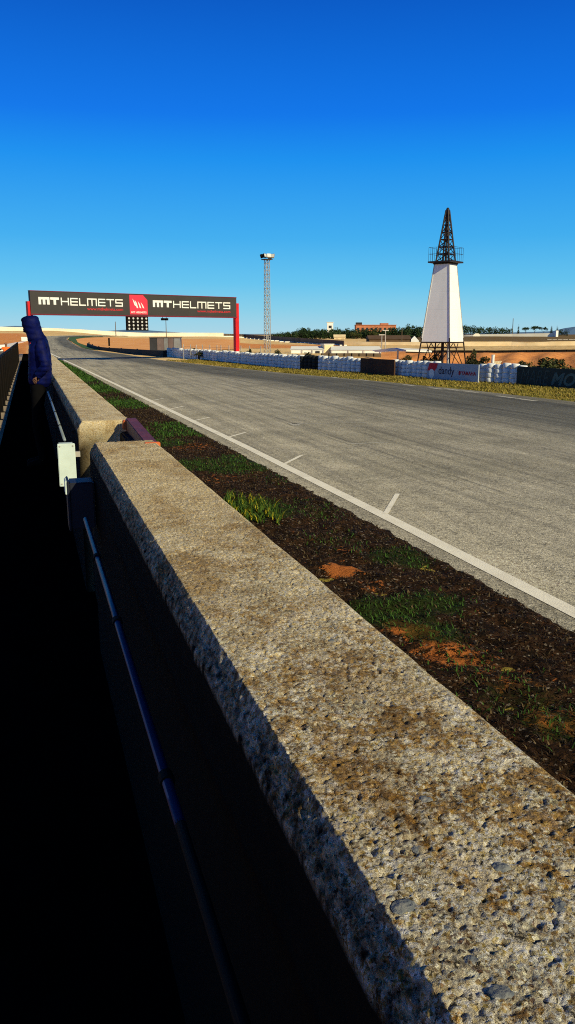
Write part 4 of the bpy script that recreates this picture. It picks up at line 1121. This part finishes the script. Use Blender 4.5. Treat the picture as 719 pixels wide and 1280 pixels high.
BRROOF = simple('brown_earth_roof', (.13, .08, .045), (.09, .055, .03), .6, .9)
t, w, h = block('farm_shed', 'long low farm shed with a brown roof and white gable left of the tower', 462, 514, 200, 423.8, 430, BRROOF, 8, win=0, roof='gable', rmat=BRROOF)
x, y = pd(516, 197); zq = zpx(x, y, 421.2)
mb = MB(); mb.prism([(w, 0), (w+1.9, 0), (w+1.9, h*.75), (w+.8, h+.75), (w, h*.95)], -.3, .3); mb.build('gable_end', WHITEP, t)

# ------------------------------------------------------------------ trees and shrubs
def leaf(mb, c, s, up=.3):
    n = Vector((random.gauss(0, 1), random.gauss(0, 1), random.gauss(up, 1))).normalized(); a = n.orthogonal().normalized(); b = n.cross(a); r = random.uniform(0, 6.28)
    a, b = a*math.cos(r)+b*math.sin(r), b*math.cos(r)-a*math.sin(r)
    a *= s*random.uniform(.6, 1.3); b *= s*random.uniform(.4, .8)
    mb.add([c-a, c-b*.8, c+a, c+b], [(0, 1, 2, 3)])
def tree_proto(name, label, cat, group, h, w, kind, mat, n=420, ls=.22):
    t = thing(name, label, cat, (0, 0, 0), 0, group)
    mb = MB(); tr = .06*h/4
    mb.tube((0, 0, -.3), (.04*h, .02*h, h*.45), tr*1.5, tr, n=8)
    for k in range(5):
        a = k*1.3+random.random(); mb.tube((.04*h, .02*h, h*.38), (.04*h+w*.3*math.cos(a), .02*h+w*.3*math.sin(a), h*random.uniform(.6, .8)), tr*.7, tr*.25, n=6)
    mb.build('trunk', BARK, t)
    mb = MB(); lobes = []
    if kind == 'round':
        for k in range(15): lobes.append((Vector((random.uniform(-.38, .38)*w, random.uniform(-.38, .38)*w, h*random.uniform(.30, .82))), random.uniform(.16, .28)*w))
    elif kind == 'umbrella':
        for k in range(10): lobes.append((Vector((random.uniform(-.38, .38)*w, random.uniform(-.38, .38)*w, h*random.uniform(.70, .86))), random.uniform(.12, .19)*w))
    elif kind == 'cypress':
        for k in range(9): lobes.append((Vector((0, 0, h*(.12+.095*k))), w*.5*(1-.085*k)*random.uniform(.85, 1.1)))
    else:
        for k in range(10): lobes.append((Vector((random.uniform(-.4, .4)*w, random.uniform(-.4, .4)*w, h*random.uniform(.2, .75))), random.uniform(.14, .25)*w))
    tot = sum(r*r for _, r in lobes)
    for c, r in lobes:
        for _ in range(int(n*r*r/tot)):
            d = Vector((random.gauss(0, 1), random.gauss(0, 1), random.gauss(.15, 1))).normalized(); leaf(mb, c+d*r*random.uniform(.55, 1.08)*Vector((1, 1, 1)).length/1.732, ls)
    mb.build('crown', mat, t); return t
PROTO = {}
def plant(kind, u, D, vt, wpx, name, label, cat, group, mat, n=420, vb=None):
    x, y = pd(u, D); z = T(x, y); 
    if vb is not None: z = min(z, zpx(x, y, vb))
    h = zpx(x, y, vt)-z; w = wpx*D/1000*1.05
    key = (kind, name, random.randrange(3))
    if key not in PROTO:
        o = tree_proto(name, label, cat, group, h, w, kind, mat, n, ls=.055*(w+h)/2*(1.15 if kind != 'cypress' else 1)); PROTO[key] = (o, h, w); o.location = (x, y, z); o.rotation_euler.z = random.uniform(0, 6.28)
    else:
        p, h0, w0 = PROTO[key]; o = dup(p, (x, y, z), random.uniform(0, 6.28), (w/w0, w/w0, h/h0), label)
PG = 'dark pines along the ridge'
PL = 'dark green pine in the belt of trees along the ridge'
for u, vt, w in ((342, 417.6, 9), (350, 416.5, 10), (358, 415.3, 9), (365, 414.2, 10), (374, 412.8, 11), (384, 409, 13), (379, 412, 11), (392, 411.6, 12), (400, 412.6, 13), (409, 411.5, 13), (417, 412.2, 12), (426, 411.6, 14), (436, 412.6, 13), (444, 412.2, 12), (452, 411.5, 13), (462, 412.2, 13), (470, 411.4, 12), (479, 411.8, 13), (488, 411.2, 13), (497, 409.6, 14), (506, 408.6, 13), (514, 408.4, 14), (523, 407.6, 12), (388, 413.5, 12), (405, 415, 14), (430, 415.4, 14), (456, 416, 15), (484, 416, 15), (510, 413.5, 14)):
    plant('round', u, random.uniform(300, 340), vt, w*1.35, 'pine_tree', PL, 'tree', PG, LEAFD, 900, 425)
for u, vt, w in ((441, 415.8, 10), (447, 417, 9), (466, 413.6, 9), (472, 416, 8)):
    plant('umbrella', u, 300, vt, w, 'olive_tree', 'paler olive-green tree in front of the dark pines', 'tree', 'olive trees before the pines', LEAFO, 380, 427)
for u, vt, w in ((580, 407.2, 11), (588, 407.5, 13), (597, 409.6, 11), (606, 409, 12), (615, 410.2, 11), (624, 409, 10), (633, 410, 10)):
    plant('round', u, random.uniform(310, 330), vt, w*1.3, 'broadleaf_tree', 'dense green tree in the row just right of the tower', 'tree', 'trees just right of the tower', LEAFD, 420, 421)
for u, vt, w in ((656.5, 408.6, 8.5), (668, 407, 10), (679, 408.6, 9)):
    plant('umbrella', u, 335, vt, w, 'umbrella_pine', 'round-headed pine with bare trunk on the crest at the right', 'tree', 'umbrella pines on the right crest', LEAFD, 420, 418)
for u, vt, w in ((647.8, 404.5, 3.0), (689, 406.6, 4.2), (696, 406.2, 3.2)):
    plant('cypress', u, 332, vt, w, 'cypress_tree', 'slim dark cypress standing up from the right crest', 'tree', 'cypresses on the right crest', LEAFD, 320, 418)
plant('bush', 704, 300, 412.5, 13, 'bushy_tree', 'broad dark tree at the right end of the white crest wall', 'tree', None, LEAFD, 420, 420)
def palm(u, D, vt, wpx, label, n=26):
    x, y = pd(u, D); z = T(x, y)
    t = thing('dwarf_palm', label, 'palm', (x, y, z), 0, 'dwarf palms behind the barrier'); h = zpx(x, y, vt)-z; w = wpx*D/1000
    mb = MB(); mb.tube((0, 0, -.1), (0, 0, h*.5), .09, .07, n=8); mb.build('trunk', BARK, t); mb = MB()
    for k in range(n):
        a = random.uniform(0, 6.28); e = random.uniform(-.1, 1.35); L_ = w*.55*random.uniform(.8, 1.1); c = Vector((0, 0, h*random.uniform(.35, .55))); d = Vector((math.cos(a), math.sin(a), 0)); sd = Vector((-d.y, d.x, 0))
        P = [c+d*L_*f*math.cos(e)+Vector((0, 0, L_*(math.sin(e)*f-.55*f*f*(1.2-e*.5)))) for f in (0, .35, .7, 1)]
        for i in range(3):
            ww = (.05, .09, .06, .0)[i]; w2 = (.05, .09, .06, .0)[i+1]
            mb.add([P[i]-sd*ww, P[i]+sd*ww, P[i+1]+sd*w2, P[i+1]-sd*w2], [(0, 1, 2, 3)])
            for s in (-1, 1):
                q = P[i].lerp(P[i+1], .5); mb.add([q, q+sd*s*.16+d*.14-Vector((0, 0, .06)), q+d*.09], [(0, 1, 2)])
    mb.build('fronds', LEAFS, t, fix=False)
PP = 'spiky dwarf palm behind the tyre barrier between gantry post and container'
for u, vt, w, D in ((232, 433.5, 9, 68), (243, 429.5, 14, 66), (248, 433, 10, 63), (263, 435, 8, 62), (280, 430.5, 14, 60), (288, 432.5, 11, 59)):
    palm(u, D, vt, w, PP)
for u, vt, w, D, l in ((301, 433, 12, 58, 'dwarf palm just right of the red gantry post'), (313, 430, 14, 57, 'tallest dwarf palm, between gantry post and light mast'), (323, 433.5, 12, 56, 'dwarf palm close to the left of the light mast'), (347, 434.5, 14, 54, 'dwarf palm close to the right of the light mast'), (368, 437, 9, 60, 'small dwarf palm before the left canvas shelter, the left of two'), (385, 434.8, 11, 60, 'small dwarf palm before the left canvas shelter, the right of two')):
    palm(u, D, vt, w, l)
for u, D, vt, w, l in ((352, 55, 436.5, 16, 'dark bush by the foot of the light mast'), (505, 52, 444, 22, 'dark bush behind white tyres left of the tower'), (540, 60, 440, 26, 'dark bush between the legs of the tower'), (598, 47, 446, 30, 'dark bush behind the banner right of the tower'), (590, 62, 436.5, 14, 'small dark bush high on the bank right of the tower'), (672, 38, 446, 46, 'large dark bush rising behind the dark green banner'), (700, 40, 450, 34, 'dark bush at the right edge behind the dark green banner'), (655, 42, 452, 26, 'low dark bush where the dark green banner begins')):
    plant('bush', u, D, vt, w, 'wild_bush', l, 'bush', None, LEAFS, 900)
def planks():
    x, y = pd(628, 60); z = T(x, y)
    t = thing('earth_ridge', 'pale diagonal timber planks leaning on the orange bank', 'timber', (x, y, z))
    for k in range(3):
        mb = MB(); mb.bar((-1.0+.35*k, .2*k, .05), (.3+.35*k, 1.2+.2*k, .8), .16, .05); mb.build('plank', CREAM, t)
planks()

# far hills
def hill(pts, D, name='hills'):
    mb = MB(); vs = []
    for u, v in pts:
        x, y = pd(u, D); x2, y2 = pd(u, D*1.25); z = zpx(x, y, v); vs += [(x, y, -5), (x2, y2, H+(z-H)*1.25), (x2*1.3, y2*1.3, -5)]
    mb.add(vs, [(3*i+k, 3*i+3+k, 3*i+4+k, 3*i+1+k) for i in range(len(pts)-1) for k in (0, 1)])
    smesh(mb, name, HILLM)
hill([(-40, 414), (0, 408.5), (20, 407.3), (40, 408), (60, 410), (100, 413), (130, 414), (150, 412.6), (168, 411.2), (185, 412.8), (205, 414.2), (230, 416), (280, 417.5), (420, 417)], 3200)
hill([(560, 417.5), (640, 415.5), (690, 414), (705, 410.2), (719, 408.2), (750, 406), (820, 409), (900, 415)], 2600)

# ------------------------------------------------------------------ light, sky, camera
sv = Vector((.78, -1.74, 1.0)).normalized()
sun = bpy.data.lights.new('sun', 'SUN'); sun.energy = 5.0; sun.angle = R(.5); sun.color = (1.0, .87, .52)
so = bpy.data.objects.new('sun', sun); C.objects.link(so); so.rotation_euler = (-sv).to_track_quat('-Z', 'Y').to_euler()
w = bpy.data.worlds.new('World'); sc.world = w; w.use_nodes = True; nt = w.node_tree; bg = nt.nodes['Background']
sk = nt.nodes.new('ShaderNodeTexSky'); sk.sky_type = 'NISHITA'; sk.sun_disc = False
sk.sun_elevation = math.asin(sv.z); sk.sun_rotation = math.atan2(sv.x, sv.y); sk.air_density = 1.0; sk.dust_density = .4; sk.ozone_density = 2.5
# deeper, cleaner blue than the default haze: the sky texture graded by elevation
tc = nt.nodes.new('ShaderNodeTexCoord'); sx = nt.nodes.new('ShaderNodeSeparateXYZ'); nt.links.new(tc.outputs['Generated'], sx.inputs[0])
cr = nt.nodes.new('ShaderNodeValToRGB'); el = cr.color_ramp.elements
SKY = [(0, (.40, .68, .82)), (.03, (.22, .62, .85)), (.06, (.105, .54, .88)), (.11, (.040, .42, .88)), (.195, (.005, .28, .88)), (.24, (.001, .178, .84)), (.36, (.001, .088, .54)), (.55, (.001, .035, .17)), (.9, (.0008, .012, .06))]
while len(el) < len(SKY): el.new(.5)
for e_, (p_, c_) in zip(el, SKY): e_.position = p_; e_.color = (*c_, 1)
nt.links.new(sx.outputs[2], cr.inputs[0])
vm = nt.nodes.new('ShaderNodeVectorMath'); vm.operation = 'SCALE'; vm.inputs['Scale'].default_value = 10.0; nt.links.new(cr.outputs[0], vm.inputs[0])
hs = nt.nodes.new('ShaderNodeHueSaturation'); hs.inputs['Saturation'].default_value = 1.4; nt.links.new(sk.outputs[0], hs.inputs['Color'])
mx = nt.nodes.new('ShaderNodeMix'); mx.data_type = 'RGBA'; mx.inputs[0].default_value = .92
nt.links.new(hs.outputs[0], mx.inputs[6]); nt.links.new(vm.outputs[0], mx.inputs[7]); nt.links.new(mx.outputs[2], bg.inputs[0])
bg.inputs[1].default_value = .1
cam = bpy.data.cameras.new('camera'); co = bpy.data.objects.new('camera', cam); C.objects.link(co); sc.camera = co
co.location = (0, 0, H); cam.sensor_fit = 'VERTICAL'; cam.sensor_height = 36; cam.lens = 36*F_/1280; cam.clip_start = .02; cam.clip_end = 20000
m3 = Matrix((RT, UP, tuple(-k for k in FW))).transposed(); co.rotation_euler = m3.to_euler()
sc.render.engine = 'CYCLES'; sc.cycles.use_denoising = False; sc.cycles.pixel_filter_type = 'BLACKMAN_HARRIS'; sc.cycles.filter_width = 1.05; sc.cycles.max_bounces = 6
sc.view_settings.view_transform = 'Standard'; sc.view_settings.look = 'None'; sc.view_settings.exposure = 0; sc.view_settings.gamma = 1
sc.render.resolution_x = 575; sc.render.resolution_y = 1024
